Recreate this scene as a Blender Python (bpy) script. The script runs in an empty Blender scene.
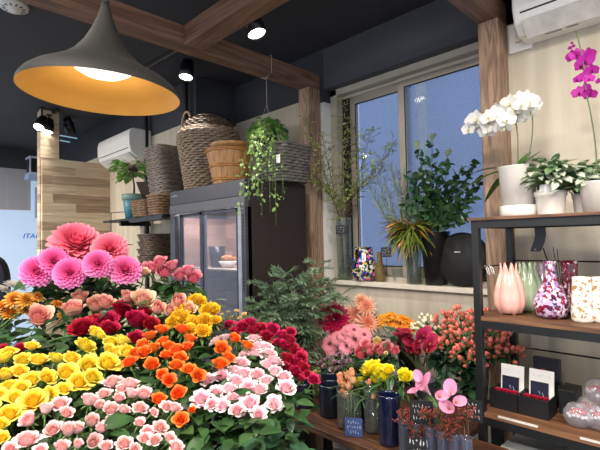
import bpy, math, random
from mathutils import Vector, Matrix, Quaternion, Euler
random.seed(7)
sc = bpy.context.scene
COL = sc.collection
R = math.radians
PI = math.pi
# ------------------------------------------------------------------ camera
YAW, PIT, ROL, FP = R(45.28), R(2.08), R(-1.19), 443.4
cy_, sy_ = math.cos(YAW), math.sin(YAW)
FW = Vector((-sy_*math.cos(PIT), cy_*math.cos(PIT), math.sin(PIT)))
RT0 = Vector((cy_, sy_, 0)); UP0 = RT0.cross(FW)
RT = RT0*math.cos(ROL)+UP0*math.sin(ROL); UP = -RT0*math.sin(ROL)+UP0*math.cos(ROL)
EYE = Vector((0, 0, 1.5))
def ray(x, y): return FW+RT*((x-300)/FP)-UP*((y-225)/FP)
def onX(x, y, X): d = ray(x, y); return EYE+d*(X/d.x)
def onY(x, y, Y): d = ray(x, y); return EYE+d*(Y/d.y)
def onZ(x, y, Z): d = ray(x, y); return EYE+d*((Z-1.5)/d.z)
def dep(x, y, t): return EYE+ray(x, y)*t
cam = bpy.data.cameras.new('camera'); co = bpy.data.objects.new('camera', cam); COL.objects.link(co)
cam.sensor_width = 36; cam.lens = 36*FP/600; cam.clip_start = .05
co.matrix_world = Matrix(((RT.x, UP.x, -FW.x, 0), (RT.y, UP.y, -FW.y, 0), (RT.z, UP.z, -FW.z, 1.5), (0, 0, 0, 1)))
sc.camera = co
sc.view_settings.view_transform = 'Standard'; sc.view_settings.look = 'None'
sc.view_settings.exposure = 0.15; sc.view_settings.gamma = 1
# ------------------------------------------------------------------ materials
def lin(h):
    h = h.lstrip('#'); o = []
    for i in (0, 2, 4):
        c = int(h[i:i+2], 16)/255
        o.append(c/12.92 if c <= .04045 else ((c+.055)/1.055)**2.4)
    return (*o, 1)
MATS = {}
class NT:
    def __init__(s, name):
        s.m = bpy.data.materials.new(name); s.m.use_nodes = True; s.t = s.m.node_tree; s.t.nodes.clear()
        s.o = s.n('ShaderNodeOutputMaterial')
    def n(s, kind, **kw):
        x = s.t.nodes.new(kind)
        for k, v in kw.items():
            if k.startswith('i_'):
                key = k[2:]; key = int(key) if key.isdigit() else key.replace('_', ' ')
                x.inputs[key].default_value = v
            else: setattr(x, k, v)
        return x
    def l(s, a, b): s.t.links.new(a, b)
    def ramp(s, fac, stops):
        r = s.n('ShaderNodeValToRGB'); e = r.color_ramp.elements
        e[0].position, e[0].color = stops[0][0], stops[0][1]; e[1].position, e[1].color = stops[-1][0], stops[-1][1]
        for p, c in stops[1:-1]:
            q = e.new(p); q.color = c
        s.l(fac, r.inputs[0]); return r.outputs[0]
def mat(name, col, rough=.6, metal=0, noise=.12, nscale=12, bump=0, spec=.5, coat=0, stretch=None, col2=None, sss=0):
    if name in MATS: return MATS[name]
    k = NT(name); b = k.n('ShaderNodeBsdfPrincipled'); b.inputs['Roughness'].default_value = rough
    b.inputs['Metallic'].default_value = metal; b.inputs['Specular IOR Level'].default_value = spec
    if coat: b.inputs['Coat Weight'].default_value = coat
    tc = k.n('ShaderNodeTexCoord'); mp = k.n('ShaderNodeMapping')
    if stretch: mp.inputs['Scale'].default_value = stretch
    k.l(tc.outputs['Object'], mp.inputs['Vector'])
    nz = k.n('ShaderNodeTexNoise', i_Scale=nscale, i_Detail=5.0); k.l(mp.outputs[0], nz.inputs['Vector'])
    c = lin(col); c2 = lin(col2) if col2 else (*[x*(1-noise*2) for x in c[:3]], 1); c1 = c if col2 else (*[min(1, x*(1+noise)) for x in c[:3]], 1)
    k.l(k.ramp(nz.outputs[0], [(.3, c2), (.7, c1)]), b.inputs['Base Color'])
    if bump:
        bp = k.n('ShaderNodeBump', i_Strength=bump, i_Distance=.01); k.l(nz.outputs[0], bp.inputs['Height']); k.l(bp.outputs[0], b.inputs['Normal'])
    k.l(b.outputs[0], k.o.inputs[0]); MATS[name] = k.m; return k.m
def emis(name, col, s):
    if name in MATS: return MATS[name]
    k = NT(name); e = k.n('ShaderNodeEmission', i_Strength=s); e.inputs[0].default_value = lin(col); k.l(e.outputs[0], k.o.inputs[0]); MATS[name] = k.m; return k.m
def wood(name, ca, cb, cc, axis=0, scale=9, rough=.5, ring=7):
    k = NT(name); b = k.n('ShaderNodeBsdfPrincipled', i_Roughness=rough); tc = k.n('ShaderNodeTexCoord'); mp = k.n('ShaderNodeMapping')
    s = [scale]*3; s[axis] = scale*.09; mp.inputs['Scale'].default_value = s; k.l(tc.outputs['Object'], mp.inputs[0])
    n1 = k.n('ShaderNodeTexNoise', i_Scale=1.2, i_Detail=3.0, i_Distortion=.6); k.l(mp.outputs[0], n1.inputs['Vector'])
    m = k.n('ShaderNodeMath', operation='MULTIPLY'); m.inputs[1].default_value = ring; k.l(n1.outputs[0], m.inputs[0])
    f = k.n('ShaderNodeMath', operation='PINGPONG'); f.inputs[1].default_value = .5; k.l(m.outputs[0], f.inputs[0])
    n2 = k.n('ShaderNodeTexNoise', i_Scale=9.0, i_Detail=6.0); k.l(mp.outputs[0], n2.inputs['Vector'])
    a = k.n('ShaderNodeMath', operation='ADD'); k.l(f.outputs[0], a.inputs[0]); k.l(n2.outputs[0], a.inputs[1])
    k.l(k.ramp(a.outputs[0], [(.4, lin(ca)), (.7, lin(cb)), (1, lin(cc))]), b.inputs['Base Color'])
    k.l(b.outputs[0], k.o.inputs[0]); MATS[name] = k.m; return k.m
def planks(name, cols, w, h, axes='YZ', rough=.5):
    """boards: brick layout with its own grain, one colour per board"""
    k = NT(name); b = k.n('ShaderNodeBsdfPrincipled', i_Roughness=rough); tc = k.n('ShaderNodeTexCoord'); sp = k.n('ShaderNodeSeparateXYZ'); k.l(tc.outputs['Object'], sp.inputs[0])
    cb = k.n('ShaderNodeCombineXYZ'); k.l(sp.outputs[axes[0]], cb.inputs[0]); k.l(sp.outputs[axes[1]], cb.inputs[1])
    br = k.n('ShaderNodeTexBrick', i_Scale=1.0); br.offset = .37
    br.inputs['Brick Width'].default_value = w; br.inputs['Row Height'].default_value = h; br.inputs['Mortar Size'].default_value = .0016
    br.inputs['Color1'].default_value = (0, 0, 0, 1); br.inputs['Color2'].default_value = (1, 1, 1, 1); br.inputs['Mortar'].default_value = (.3, .3, .3, 1)
    k.l(cb.outputs[0], br.inputs['Vector'])
    mp = k.n('ShaderNodeMapping'); mp.inputs['Scale'].default_value = (3, 40, 1); k.l(cb.outputs[0], mp.inputs[0])
    nz = k.n('ShaderNodeTexNoise', i_Scale=1.0, i_Detail=5.0); k.l(mp.outputs[0], nz.inputs['Vector'])
    mx = k.n('ShaderNodeMix', data_type='FLOAT', i_0=.45); k.l(br.outputs['Color'], mx.inputs[2]); k.l(nz.outputs[0], mx.inputs[3])
    st = [(.12+.7*i/(len(cols)-1), lin(c)) for i, c in enumerate(cols)]
    k.l(k.ramp(mx.outputs[0], st), b.inputs['Base Color']); k.l(b.outputs[0], k.o.inputs[0]); MATS[name] = k.m; return k.m
def petal(name, ci, co_, cm=None, transl=.22, hue=.009, rough=.55, base=None):
    """petal pigment: attribute 'tone' runs from the heart (0) to the outer petals (1)"""
    if name in MATS: return MATS[name]
    k = NT(name); b = k.n('ShaderNodeBsdfPrincipled', i_Roughness=rough); b.inputs['Specular IOR Level'].default_value = .25
    at = k.n('ShaderNodeAttribute', attribute_name='tone'); oi = k.n('ShaderNodeObjectInfo')
    st = [(0, lin(ci)), (1, lin(co_))] if not cm else [(0, lin(ci)), (.5, lin(cm)), (1, lin(co_))]
    c = k.ramp(at.outputs['Fac'], st)
    hs = k.n('ShaderNodeHueSaturation'); k.l(c, hs.inputs['Color'])
    mr = k.n('ShaderNodeMapRange'); mr.inputs['To Min'].default_value = .5-hue; mr.inputs['To Max'].default_value = .5+hue; k.l(oi.outputs['Random'], mr.inputs[0]); k.l(mr.outputs[0], hs.inputs['Hue'])
    mv = k.n('ShaderNodeMapRange'); mv.inputs['To Min'].default_value = 1.06; mv.inputs['To Max'].default_value = .88; k.l(oi.outputs['Random'], mv.inputs[0]); k.l(mv.outputs[0], hs.inputs['Value'])
    k.l(hs.outputs[0], b.inputs['Base Color'])
    tr = k.n('ShaderNodeBsdfTranslucent'); k.l(hs.outputs[0], tr.inputs[0])
    mx = k.n('ShaderNodeMixShader', i_0=transl); k.l(b.outputs[0], mx.inputs[1]); k.l(tr.outputs[0], mx.inputs[2]); k.l(mx.outputs[0], k.o.inputs[0])
    MATS[name] = k.m; return k.m
def glass(name, col='ffffff', clear=.75, rough=.03, tint=.9):
    if name in MATS: return MATS[name]
    k = NT(name); t = k.n('ShaderNodeBsdfTransparent'); t.inputs[0].default_value = lin(col); g = k.n('ShaderNodeBsdfGlossy', i_Roughness=rough)
    d = k.n('ShaderNodeBsdfDiffuse'); d.inputs[0].default_value = lin(col)
    fr = k.n('ShaderNodeLayerWeight', i_Blend=.5); pw = k.n('ShaderNodeMath', operation='POWER'); pw.inputs[1].default_value = 3.0; k.l(fr.outputs['Facing'], pw.inputs[0]); ml = k.n('ShaderNodeMath', operation='MULTIPLY_ADD'); ml.inputs[1].default_value = .55; ml.inputs[2].default_value = .05; k.l(pw.outputs[0], ml.inputs[0]); m1 = k.n('ShaderNodeMixShader'); k.l(ml.outputs[0], m1.inputs[0]); k.l(t.outputs[0], m1.inputs[1]); k.l(g.outputs[0], m1.inputs[2])
    m2 = k.n('ShaderNodeMixShader', i_0=1-clear); k.l(m1.outputs[0], m2.inputs[1]); k.l(d.outputs[0], m2.inputs[2]); k.l(m2.outputs[0], k.o.inputs[0])
    MATS[name] = k.m; return k.m
def mottled(name, cols, scale, rough=.15, vor=True):
    k = NT(name); b = k.n('ShaderNodeBsdfPrincipled', i_Roughness=rough); b.inputs['Coat Weight'].default_value = .6
    tc = k.n('ShaderNodeTexCoord'); nz = k.n('ShaderNodeTexNoise', i_Scale=scale*.8, i_Detail=2.0); k.l(tc.outputs['Object'], nz.inputs['Vector'])
    mx = k.n('ShaderNodeMix', data_type='VECTOR', i_0=.12) if False else None
    v = k.n('ShaderNodeTexVoronoi', i_Scale=scale); ad = k.n('ShaderNodeVectorMath', operation='MULTIPLY_ADD')
    ad.inputs[1].default_value = (.03, .03, .03); k.l(nz.outputs['Color'], ad.inputs[0]); k.l(tc.outputs['Object'], ad.inputs[2]); k.l(ad.outputs[0], v.inputs['Vector'])
    sp = k.n('ShaderNodeSeparateColor'); k.l(v.outputs['Color'], sp.inputs[0])
    r = k.n('ShaderNodeValToRGB'); r.color_ramp.interpolation = 'CONSTANT'; e = r.color_ramp.elements
    e[0].position = 0; e[0].color = lin(cols[0]); e[1].position = 1/len(cols); e[1].color = lin(cols[1])
    for i, c in enumerate(cols[2:]):
        q = e.new((i+2)/len(cols)); q.color = lin(c)
    k.l(sp.outputs[0], r.inputs[0]); k.l(r.outputs[0], b.inputs['Base Color']); k.l(b.outputs[0], k.o.inputs[0]); MATS[name] = k.m; return k.m
# ------------------------------------------------------------------ mesh helpers
class MB:
    def __init__(s): s.v = []; s.f = []; s.a = []
    def add(s, vs, fs, tone=0.0, M=None):
        o = len(s.v)
        if M is not None: vs = [M @ Vector(p) for p in vs]
        s.v += [tuple(p) for p in vs]; s.f += [tuple(i+o for i in f) for f in fs]
        s.a += list(tone) if isinstance(tone, (list, tuple)) else [tone]*len(vs)
        return s
    def mesh(s, name, m, smooth=True):
        me = bpy.data.meshes.new(name); me.from_pydata(s.v, [], s.f); me.validate()
        if m: me.materials.append(m)
        if any(s.a) and len(me.vertices) == len(s.a):
            at = me.attributes.new('tone', 'FLOAT', 'POINT'); at.data.foreach_set('value', s.a)
        if smooth: me.polygons.foreach_set('use_smooth', [True]*len(me.polygons))
        me.update(); return me
    def build(s, name, m, parent=None, smooth=False, loc=None, bevel=0):
        return ob(name, s.mesh(name, m, smooth), parent, loc, bevel)
def ob(name, data, parent=None, loc=None, bevel=0):
    o = bpy.data.objects.new(name, data); COL.objects.link(o)
    if parent is not None: o.parent = parent
    if loc is not None: o.location = loc
    if bevel:
        b = o.modifiers.new('bevel', 'BEVEL'); b.width = bevel; b.segments = 2; b.limit_method = 'ANGLE'
    return o
def tag(o, label, cat, group=None, kind=None):
    o['label'] = label; o['category'] = cat
    if group: o['group'] = group
    if kind: o['kind'] = kind
    return o
def thing(name, loc, label, cat, group=None, rot=None):
    o = bpy.data.objects.new(name, None); COL.objects.link(o); o.location = loc; o.empty_display_size = .05
    if rot is not None: o.rotation_euler = rot
    return tag(o, label, cat, group)
def struct(o): o['kind'] = 'structure'; return o
BF = [(0, 3, 2, 1), (4, 5, 6, 7), (0, 1, 5, 4), (1, 2, 6, 5), (2, 3, 7, 6), (3, 0, 4, 7)]
def box(mb, x0, x1, y0, y1, z0, z1, M=None):
    return mb.add([(x0, y0, z0), (x1, y0, z0), (x1, y1, z0), (x0, y1, z0), (x0, y0, z1), (x1, y0, z1), (x1, y1, z1), (x0, y1, z1)], BF, 0.0, M)
def B(*a): return box(MB(), *a)
def prism(mb, poly, z0, z1, M=None):
    n = len(poly); vs = [(x, y, z0) for x, y in poly]+[(x, y, z1) for x, y in poly]
    return mb.add(vs, [tuple(range(n-1, -1, -1)), tuple(range(n, 2*n))]+[(i, (i+1) % n, n+(i+1) % n, n+i) for i in range(n)], 0.0, M)
def lathe(mb, prof, n=24, M=None, fr=None, tone=0.0):
    """prof [(r,z)...]; fr(theta, i) scales the radius"""
    vs = []; fs = []
    for i, (r, z) in enumerate(prof):
        for j in range(n):
            th = 2*PI*j/n; q = r*(fr(th, i) if fr else 1); vs.append((q*math.cos(th), q*math.sin(th), z))
    for i in range(len(prof)-1):
        for j in range(n):
            a, b = i*n+j, i*n+(j+1) % n; fs.append((a, b, b+n, a+n))
    return mb.add(vs, fs, tone, M)
def tube(mb, pts, r, n=6, closed=False, tone=0.0, M=None):
    pts = [Vector(p) for p in pts]; N = len(pts); rr = r if isinstance(r, (list, tuple)) else [r]*N
    vs = []; fs = []; up = None
    for i, p in enumerate(pts):
        t = (pts[(i+1) % N]-pts[i-1]) if closed else (pts[min(i+1, N-1)]-pts[max(i-1, 0)])
        t = t.normalized() if t.length > 1e-9 else Vector((0, 0, 1))
        if up is None:
            up = Vector((0, 0, 1)) if abs(t.z) < .9 else Vector((1, 0, 0))
        s = t.cross(up)
        if s.length < 1e-6: s = t.orthogonal()
        s.normalize(); up = s.cross(t).normalized()
        for j in range(n):
            a = 2*PI*j/n; vs.append(p+(s*math.cos(a)+up*math.sin(a))*rr[i])
    for i in range(N if closed else N-1):
        for j in range(n):
            a, b = i*n+j, i*n+(j+1) % n; c, d = ((i+1) % N)*n+(j+1) % n, ((i+1) % N)*n+j; fs.append((a, b, c, d))
    if not closed: fs += [tuple(range(n-1, -1, -1)), tuple(range((N-1)*n, N*n))]
    return mb.add(vs, fs, tone, M)
def bez(p0, p1, p2, p3, n=8):
    o = []
    for i in range(n+1):
        t = i/n; u = 1-t; o.append(p0*u**3+p1*3*u*u*t+p2*3*u*t*t+p3*t**3)
    return o
def frame_to(axis, spin=0.0):
    axis = Vector(axis).normalized(); q = Vector((0, 0, 1)).rotation_difference(axis); return q @ Quaternion((0, 0, 1), spin)
def TM(p, axis=(0, 0, 1), spin=0.0, s=1.0): return Matrix.Translation(p) @ frame_to(axis, spin).to_matrix().to_4x4() @ Matrix.Scale(s, 4)
def leafm(mb, L, W, M, fold=.25, droop=.3, tip=1.0, nu=2, nv=5, tone=0.0, wav=0):
    """leaf lying along +X from the origin, upper side +Z"""
    vs = []; fs = []; T = []
    for i in range(nv+1):
        v = i/nv; w = W*.5*(math.sin(PI*min(1, v**.8*.98+.02))**(.8*tip))
        x = L*v; z = -droop*L*v*v
        for j in range(-nu, nu+1):
            u = j/nu; vs.append((x, u*w, z+abs(u)*w*fold+wav*math.sin(v*9+u*3)*w)); T.append(tone)
    m = 2*nu+1
    for i in range(nv):
        for j in range(m-1): a = i*m+j; fs.append((a, a+1, a+m+1, a+m))
    return mb.add(vs, fs, T, M)
def rnd(a, b): return random.uniform(a, b)
def rvec(s=1): return Vector((rnd(-s, s), rnd(-s, s), rnd(-s, s)))
def scribble(parent, M, w, h, rows, m, th=.0006, name='writing'):
    """hand-lettered rows in the tag's plane (x right, y up)"""
    mb = MB()
    for r in range(rows):
        y = h*(.5-(r+.5)/rows)*.8; x = -w*.4+rnd(0, w*.08)
        while x < w*.36:
            pts = [(x+rnd(0, .06)*w, y+rnd(-.3, .3)*h/rows, 0) for _ in range(4)]
            pts.sort(); tube(mb, pts, th, 4, M=M); x += w*.14
    return mb.build(name, m, parent)
def text(body, size, M, m, parent, name='lettering', ext=.001, shear=0):
    cu = bpy.data.curves.new('t', 'FONT'); cu.body = body; cu.size = size; cu.extrude = ext; cu.shear = shear; cu.align_x = 'CENTER'; cu.align_y = 'CENTER'
    t = bpy.data.objects.new('t', cu); COL.objects.link(t); bpy.context.view_layer.update()
    me = bpy.data.meshes.new_from_object(t); bpy.data.objects.remove(t); me.transform(M); me.name = name; me.materials.clear(); me.materials.append(m)
    return ob(name, me, parent)
def fill_tree(o):
    pass
# basic materials
M_dark = mat('charcoal_paint', '34353b', .75, noise=.06, nscale=3)
M_dark2 = mat('slate_paint', '4a4a50', .75, noise=.05, nscale=3)
M_cream = mat('cream_wall_panel', 'cfc4af', .7, noise=.07, nscale=2.5, stretch=(5, 5, .5), col2='b8ab94')
M_plaster = mat('white_plaster', 'dcdad3', .8, noise=.03)
M_black = mat('black_metal', '101113', .45, noise=.1)
M_blackp = mat('black_plastic', '141519', .35, noise=.05)
M_white = mat('white_plastic', 'e6e2dd', .35, noise=.02)
M_ceram = mat('white_ceramic', 'e3ddd4', .25, noise=.03, coat=.3)
M_beam = wood('beam_wood_along_y', '5a3f31', '6e5040', '80604e', axis=1, scale=7)
M_beamx = wood('beam_wood_along_x', '5a3f31', '6e5040', '80604e', axis=0, scale=7)
M_post = wood('post_wood', '6e5443', '8b6f59', 'a5886e', axis=2, scale=9, ring=9)
M_shelfw = wood('shelf_wood', '4c3121', '66442e', '7c5639', axis=0, scale=10)
M_bench = wood('bench_wood', '2e1b12', '452919', '5c3920', axis=0, scale=10)
M_stem = mat('stem_green', '5d7d3c', .55, noise=.2)
M_stemd = mat('dark_stem', '3f5a32', .55, noise=.2)
M_twig = mat('brown_twig', '5a4433', .7, noise=.2)
M_alu = mat('beige_aluminium', 'b8ad9d', .5, metal=.0, noise=.03)
M_glass = glass('clear_glass', 'eef3f0', .97)
M_fg = glass('fridge_glass', 'd8d4d8', .97, 0.0)
M_lamp = emis('lamp_face', 'fff6e8', 16)
def leafmat(name, ca, cb, transl=.2, rough=.4):
    k = NT(name); b = k.n('ShaderNodeBsdfPrincipled', i_Roughness=rough); tc = k.n('ShaderNodeTexCoord'); nz = k.n('ShaderNodeTexNoise', i_Scale=18.0, i_Detail=2.0)
    k.l(tc.outputs['Object'], nz.inputs['Vector']); c = k.ramp(nz.outputs[0], [(.35, lin(ca)), (.65, lin(cb))]); k.l(c, b.inputs['Base Color'])
    tr = k.n('ShaderNodeBsdfTranslucent'); k.l(c, tr.inputs[0]); mx = k.n('ShaderNodeMixShader', i_0=transl); k.l(b.outputs[0], mx.inputs[1]); k.l(tr.outputs[0], mx.inputs[2]); k.l(mx.outputs[0], k.o.inputs[0]); MATS[name] = k.m; return k.m
M_leaf = leafmat('rose_leaf', '233f20', '3d5f31')
M_leafl = leafmat('light_leaf', '6a9c42', '98c266', .35)
M_leafg = leafmat('grey_leaf', '627c5c', '93a888', .22, .6)
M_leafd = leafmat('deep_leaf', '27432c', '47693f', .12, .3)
# ------------------------------------------------------------------ the room
def room():
    struct(B(-8, 2.6, -3.2, 2.5, -.05, 0).build('floor', mat('floor_stone', '6b655e', .6, noise=.1)))
    struct(B(-8, 2.6, -3.2, 2.5, 2.94, 3.0).build('ceiling', M_dark))
    # back wall, in stretches: behind the fridge, beside the window, below and over it, and right of the post
    W = 2.46; T = 2.72
    a = MB(); box(a, -3.3, -2.2355, W, T, 0, 2.6); struct(a.build('wall_back_left', M_cream))
    a = MB(); box(a, -3.3, -2.2, W-.002, T, 2.637, 2.94); box(a, -3.3, -2.2355, W-.002, T, 2.6, 2.637); struct(a.build('trim_1', M_dark))
    a = MB(); box(a, -7.5, -3.3, 2.04, T, 0, 2.57); struct(a.build('wall_far_left', M_cream))
    a = MB(); box(a, -7.5, -3.3, 2.038, T, 2.57, 2.94); struct(a.build('trim_2', M_dark))
    a = MB(); box(a, -2.2, -.87, W, T, 0, 1.185); struct(a.build('wall_under_window', mat('pale_board', 'cdc4b4', .7, noise=.05, nscale=3, stretch=(4, 4, .6), col2='b9ae9c')))
    a = MB(); box(a, -2.2, -.8, W, T, 2.636, 2.94); struct(a.build('wall_over_window', M_dark2))
    a = MB(); box(a, -2.2355, -2.2, W-.003, T, 0, 2.54); d_ = MB(); box(d_, -2.2355, -2.2, W-.003, T, 2.54, 2.636); struct(d_.build('trim_6', M_dark)); struct(a.build('trim_3', M_plaster))
    a = MB(); box(a, -.9, 2.6, W, T, 0, 2.94); struct(a.build('wall_back_right', M_cream))
    a = MB(); box(a, -2.2, -.88, W-.035, T-.03, 1.185, 1.215); struct(a.build('trim_4', mat('sill_board', 'd6cdbd', .5, noise=.04), bevel=.003))
    # far wall (pale hanging over frosted glazing), right wall, pieces of the street side
    a = MB(); box(a, -7.6, -7.5, -3.2, 2.04, 2.645, 2.94); struct(a.build('trim_5', M_dark))
    a = MB(); box(a, -7.6, -7.5, -3.2, 1.79, 2.04, 2.645); struct(a.build('wall_far', mat('grey_blind', 'a9a9b2', .8, noise=.05, nscale=2, stretch=(1, 6, .3))))
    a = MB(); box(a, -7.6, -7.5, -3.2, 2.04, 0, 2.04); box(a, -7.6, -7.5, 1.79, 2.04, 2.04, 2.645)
    k = NT('frosted_daylight'); b_ = k.n('ShaderNodeBsdfPrincipled', i_Roughness=.5); b_.inputs['Base Color'].default_value = lin('b4c6dc'); b_.inputs['Emission Color'].default_value = lin('b0cdf0'); b_.inputs['Emission Strength'].default_value = .42; k.l(b_.outputs[0], k.o.inputs[0])  # daylight is put in as the glazing's own glow
    struct(a.build('far_glazing_glow', k.m))
    text('ITAC', .105, Matrix.Translation((-7.495, 1.80, 1.655)) @ Matrix.Rotation(PI/2, 4, 'Z') @ Matrix.Rotation(PI/2, 4, 'X'), mat('blue_letter', '1f74d8', .5), None, 'window_lettering', .002, .25)
    tag(bpy.data.objects['window_lettering'], 'blue slanted lettering on the pale frosted screen at far left', 'lettering')
    a = MB(); box(a, 2.6, 2.7, -3.2, 2.5, 2.5, 2.94); box(a, 2.6, 2.7, 2.3, 2.5, 0, 2.5); struct(a.build('wall_right', M_plaster))
    a = MB(); box(a, -8, 2.6, -3.3, -3.2, 2.4, 3.0); struct(a.build('wall_front_lintel', M_plaster))
    a = MB(); box(a, -8.1, -7.6, -3.2, 2.6, 0, 3); struct(a.build('wall_far_outer', M_plaster))
    # partition of mixed boards with its post
    X = -5.17
    pm = planks('mixed_boards', ['7a5c46', 'a88e74', 'd6c2a4', 'bfa286', 'e4d6bc'], .62, .098)
    t = thing('board_partition', (X, 1.67, 0), 'partition of mixed light and brown boards left of the white air conditioner', 'partition')
    B(-.05, 0, -.33, .368, 0, 2.43).build('board_panel', pm, t)
    t2 = thing('board_column', (X, 1.42, 0), 'board-clad column rising from the end of the wooden partition to the ceiling', 'column')
    B(-.15, -.052, -.09, .08, 0, 2.94).build('column_body', pm, t2)
    B(-.0515, .004, -.1, .08, 2.432, 2.94).build('column_face', pm, t2)
room()
def frame_beams():
    t = thing('timber_post', (-2.288, 2.393, 0), 'left timber post between the dark fridge and the window', 'post', 'timber posts')
    B(-.0525, .0525, -.063, .063, 0, 2.64).build('post_shaft', M_post, t, bevel=.003)
    t = thing('timber_post', (-.9205, 2.393, 0), 'right timber post between the window and the shelving rack', 'post', 'timber posts')
    B(-.0525, .0525, -.063, .063, 0, 2.64).build('post_shaft', M_post, t, bevel=.003)
    o = B(-2.3405, -2.2355, -3.2, 2.456, 2.64, 2.755).build('timber_beam', M_beam, bevel=.003)
    tag(o, 'long timber beam from upper left resting on the left post', 'beam', 'timber beams')
    o = B(-.973, -.868, -3.2, 2.456, 2.64, 2.755).build('timber_beam', M_beam, bevel=.003)
    tag(o, 'timber beam at top right resting on the post by the rack', 'beam', 'timber beams')
    o = B(-2.234, -.974, 1.305, 1.43, 2.64, 2.754).build('timber_beam', M_beamx, bevel=.003)
    tag(o, 'cross beam running from the long left beam up out of the picture', 'beam', 'timber beams')
frame_beams()
# ------------------------------------------------------------------ window
def window():
    gl = NT('window_pane'); tr = gl.n('ShaderNodeBsdfTransparent'); tr.inputs[0].default_value = lin('e2e7f2')
    gs = gl.n('ShaderNodeBsdfGlossy', i_Roughness=.03); fr = gl.n('ShaderNodeLayerWeight', i_Blend=.3)
    m1 = gl.n('ShaderNodeMixShader'); gl.l(fr.outputs['Fresnel'], m1.inputs[0]); gl.l(tr.outputs[0], m1.inputs[1]); gl.l(gs.outputs[0], m1.inputs[2])
    df = gl.n('ShaderNodeBsdfTranslucent'); df.inputs[0].default_value = lin('b6c2dc')
    # wire grid embedded in the glass
    tc = gl.n('ShaderNodeTexCoord'); mp = gl.n('ShaderNodeMapping'); mp.inputs['Rotation'].default_value = (0, R(40), 0); gl.l(tc.outputs['Object'], mp.inputs[0])
    w1 = gl.n('ShaderNodeTexWave', i_Scale=22.0); w1.bands_direction = 'X'; w2 = gl.n('ShaderNodeTexWave', i_Scale=22.0); w2.bands_direction = 'Z'
    gl.l(mp.outputs[0], w1.inputs[0]); gl.l(mp.outputs[0], w2.inputs[0])
    mm = gl.n('ShaderNodeMath', operation='MAXIMUM'); gl.l(w1.outputs['Fac'], mm.inputs[0]); gl.l(w2.outputs['Fac'], mm.inputs[1])
    mr = gl.n('ShaderNodeMapRange'); mr.inputs['From Min'].default_value = .8; mr.inputs['To Min'].default_value = .28; mr.inputs['To Max'].default_value = .5; gl.l(mm.outputs[0], mr.inputs[0])
    m2 = gl.n('ShaderNodeMixShader'); gl.l(mr.outputs[0], m2.inputs[0]); gl.l(m1.outputs[0], m2.inputs[1]); gl.l(df.outputs[0], m2.inputs[2]); gl.l(m2.outputs[0], gl.o.inputs[0])
    Y = 2.6
    w = struct(bpy.data.objects.new('window_1', None)); COL.objects.link(w); w.location = (-1.54, Y, 1.215)
    z0, z1 = 0, 1.42
    fr = MB(); box(fr, -.66, -.60, -.07, .08, z0, z1); box(fr, -.66, .67, -.07, .08, z1-.045, z1); box(fr, -.60, .67, -.06, .08, z0, .03)
    box(fr, -.60, .67, -.072, -.055, z1-.09, z1-.075)
    fr.build('window_frame', M_alu, w, bevel=.002)
    def sash(x0, x1, y, nm):
        s = MB(); st = .055
        box(s, x0, x0+st, y-.015, y+.015, .03, z1-.045); box(s, x1-st, x1, y-.015, y+.015, .03, z1-.045)
        box(s, x0, x1, y-.014, y+.014, z1-.11, z1-.045); box(s, x0, x1, y-.014, y+.014, .03, .1)
        o = s.build('sash', M_alu, w, bevel=.002)
        g = MB(); q = .006; k = .004
        for (a, b, c, d) in ((x0+st-q, x0+st, .1, z1-.11), (x1-st, x1-st+q, .1, z1-.11), (x0+st, x1-st, .094, .1), (x0+st, x1-st, z1-.118, z1-.11)): box(g, a, b, y-.017, y-.012, c, d)
        g.build('gasket', M_black, o)
        B(x0+st, x1-st, y-.003, y+.003, .1, z1-.11).build('pane', gl.m, o)
    sash(-.555, -.045, .05, 'l'); sash(-.10, .60, .0, 'r')
    B(-.60, -.555, .0, .07, .03, z1-.045).build('track_gap', mat('dark_track', '2a2622', .7), w)
    # what stands outside: neighbour wall, and an added upright standing in for a lighted strip
    o = B(-3.2, 1.2, 4.2, 4.3, 0, 3.6).build('neighbour_wall', mat('blue_grey_render', 'b9c4d6', .8, noise=.03, nscale=1)); struct(o); o.name = 'wall_outside'
    p = MB(); tube(p, [(0, 0, 0), (0, 0, 3.4)], .05, 12); o = p.build('lit_strip_upright', mat('cream_strip', 'd8d3a8', .5), None, True, onY(422, 120, 4.0)*1); o.location.z = 0
    tag(o, 'pale yellowish added upright standing in for a lighted strip seen through the right pane of the window', 'upright strip')
window()
# ------------------------------------------------------------------ ceiling fittings
def lamp_light(name, parent, loc, aim, power, size=60, blend=.6, col=(1, .93, .84), rad=.05):
    l = bpy.data.lights.new(name, 'SPOT'); l.energy = power; l.spot_size = R(size); l.spot_blend = blend; l.color = col; l.shadow_soft_size = rad
    o = bpy.data.objects.new(name, l); COL.objects.link(o); o.parent = parent; o.location = loc
    o.rotation_mode = 'QUATERNION'; o.rotation_quaternion = Vector((0, 0, -1)).rotation_difference(Vector(aim).normalized())
def spot(loc, aim, label, power, scale=1.0, lit=True, stem=.05, size=70):
    t = thing('spotlight', loc, label, 'spotlight', 'black ceiling spotlights'); aim = Vector(aim).normalized()
    m = MB(); lathe(m, [(0, 0), (.03, 0), (.03, -.012), (0, -.012)], 16); tube(m, [(0, 0, 0), (0, 0, -stem)], .009, 8); m.build('mount', M_blackp, t)
    c = Vector((0, 0, -stem)); M = TM(c-aim*.02, aim, 0, scale)
    h = MB(); lathe(h, [(0, -.03), (.03, -.028), (.036, .0), (.036, .01), (.043, .012), (.045, .1), (.042, .1), (.04, .088)], 20, M); h.build('lamp_head', M_blackp, t, True)
    f = MB(); lathe(f, [(.041, .09), (.03, .094), (0, .095)], 20, M)
    o = f.build('lamp_face', M_lamp if lit else mat('unlit_lens', '3a3a3c', .3), t)
    if lit: lamp_light('spot_bulb', t, M @ Vector((0, 0, .12)), aim, power, size)
    return t
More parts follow.
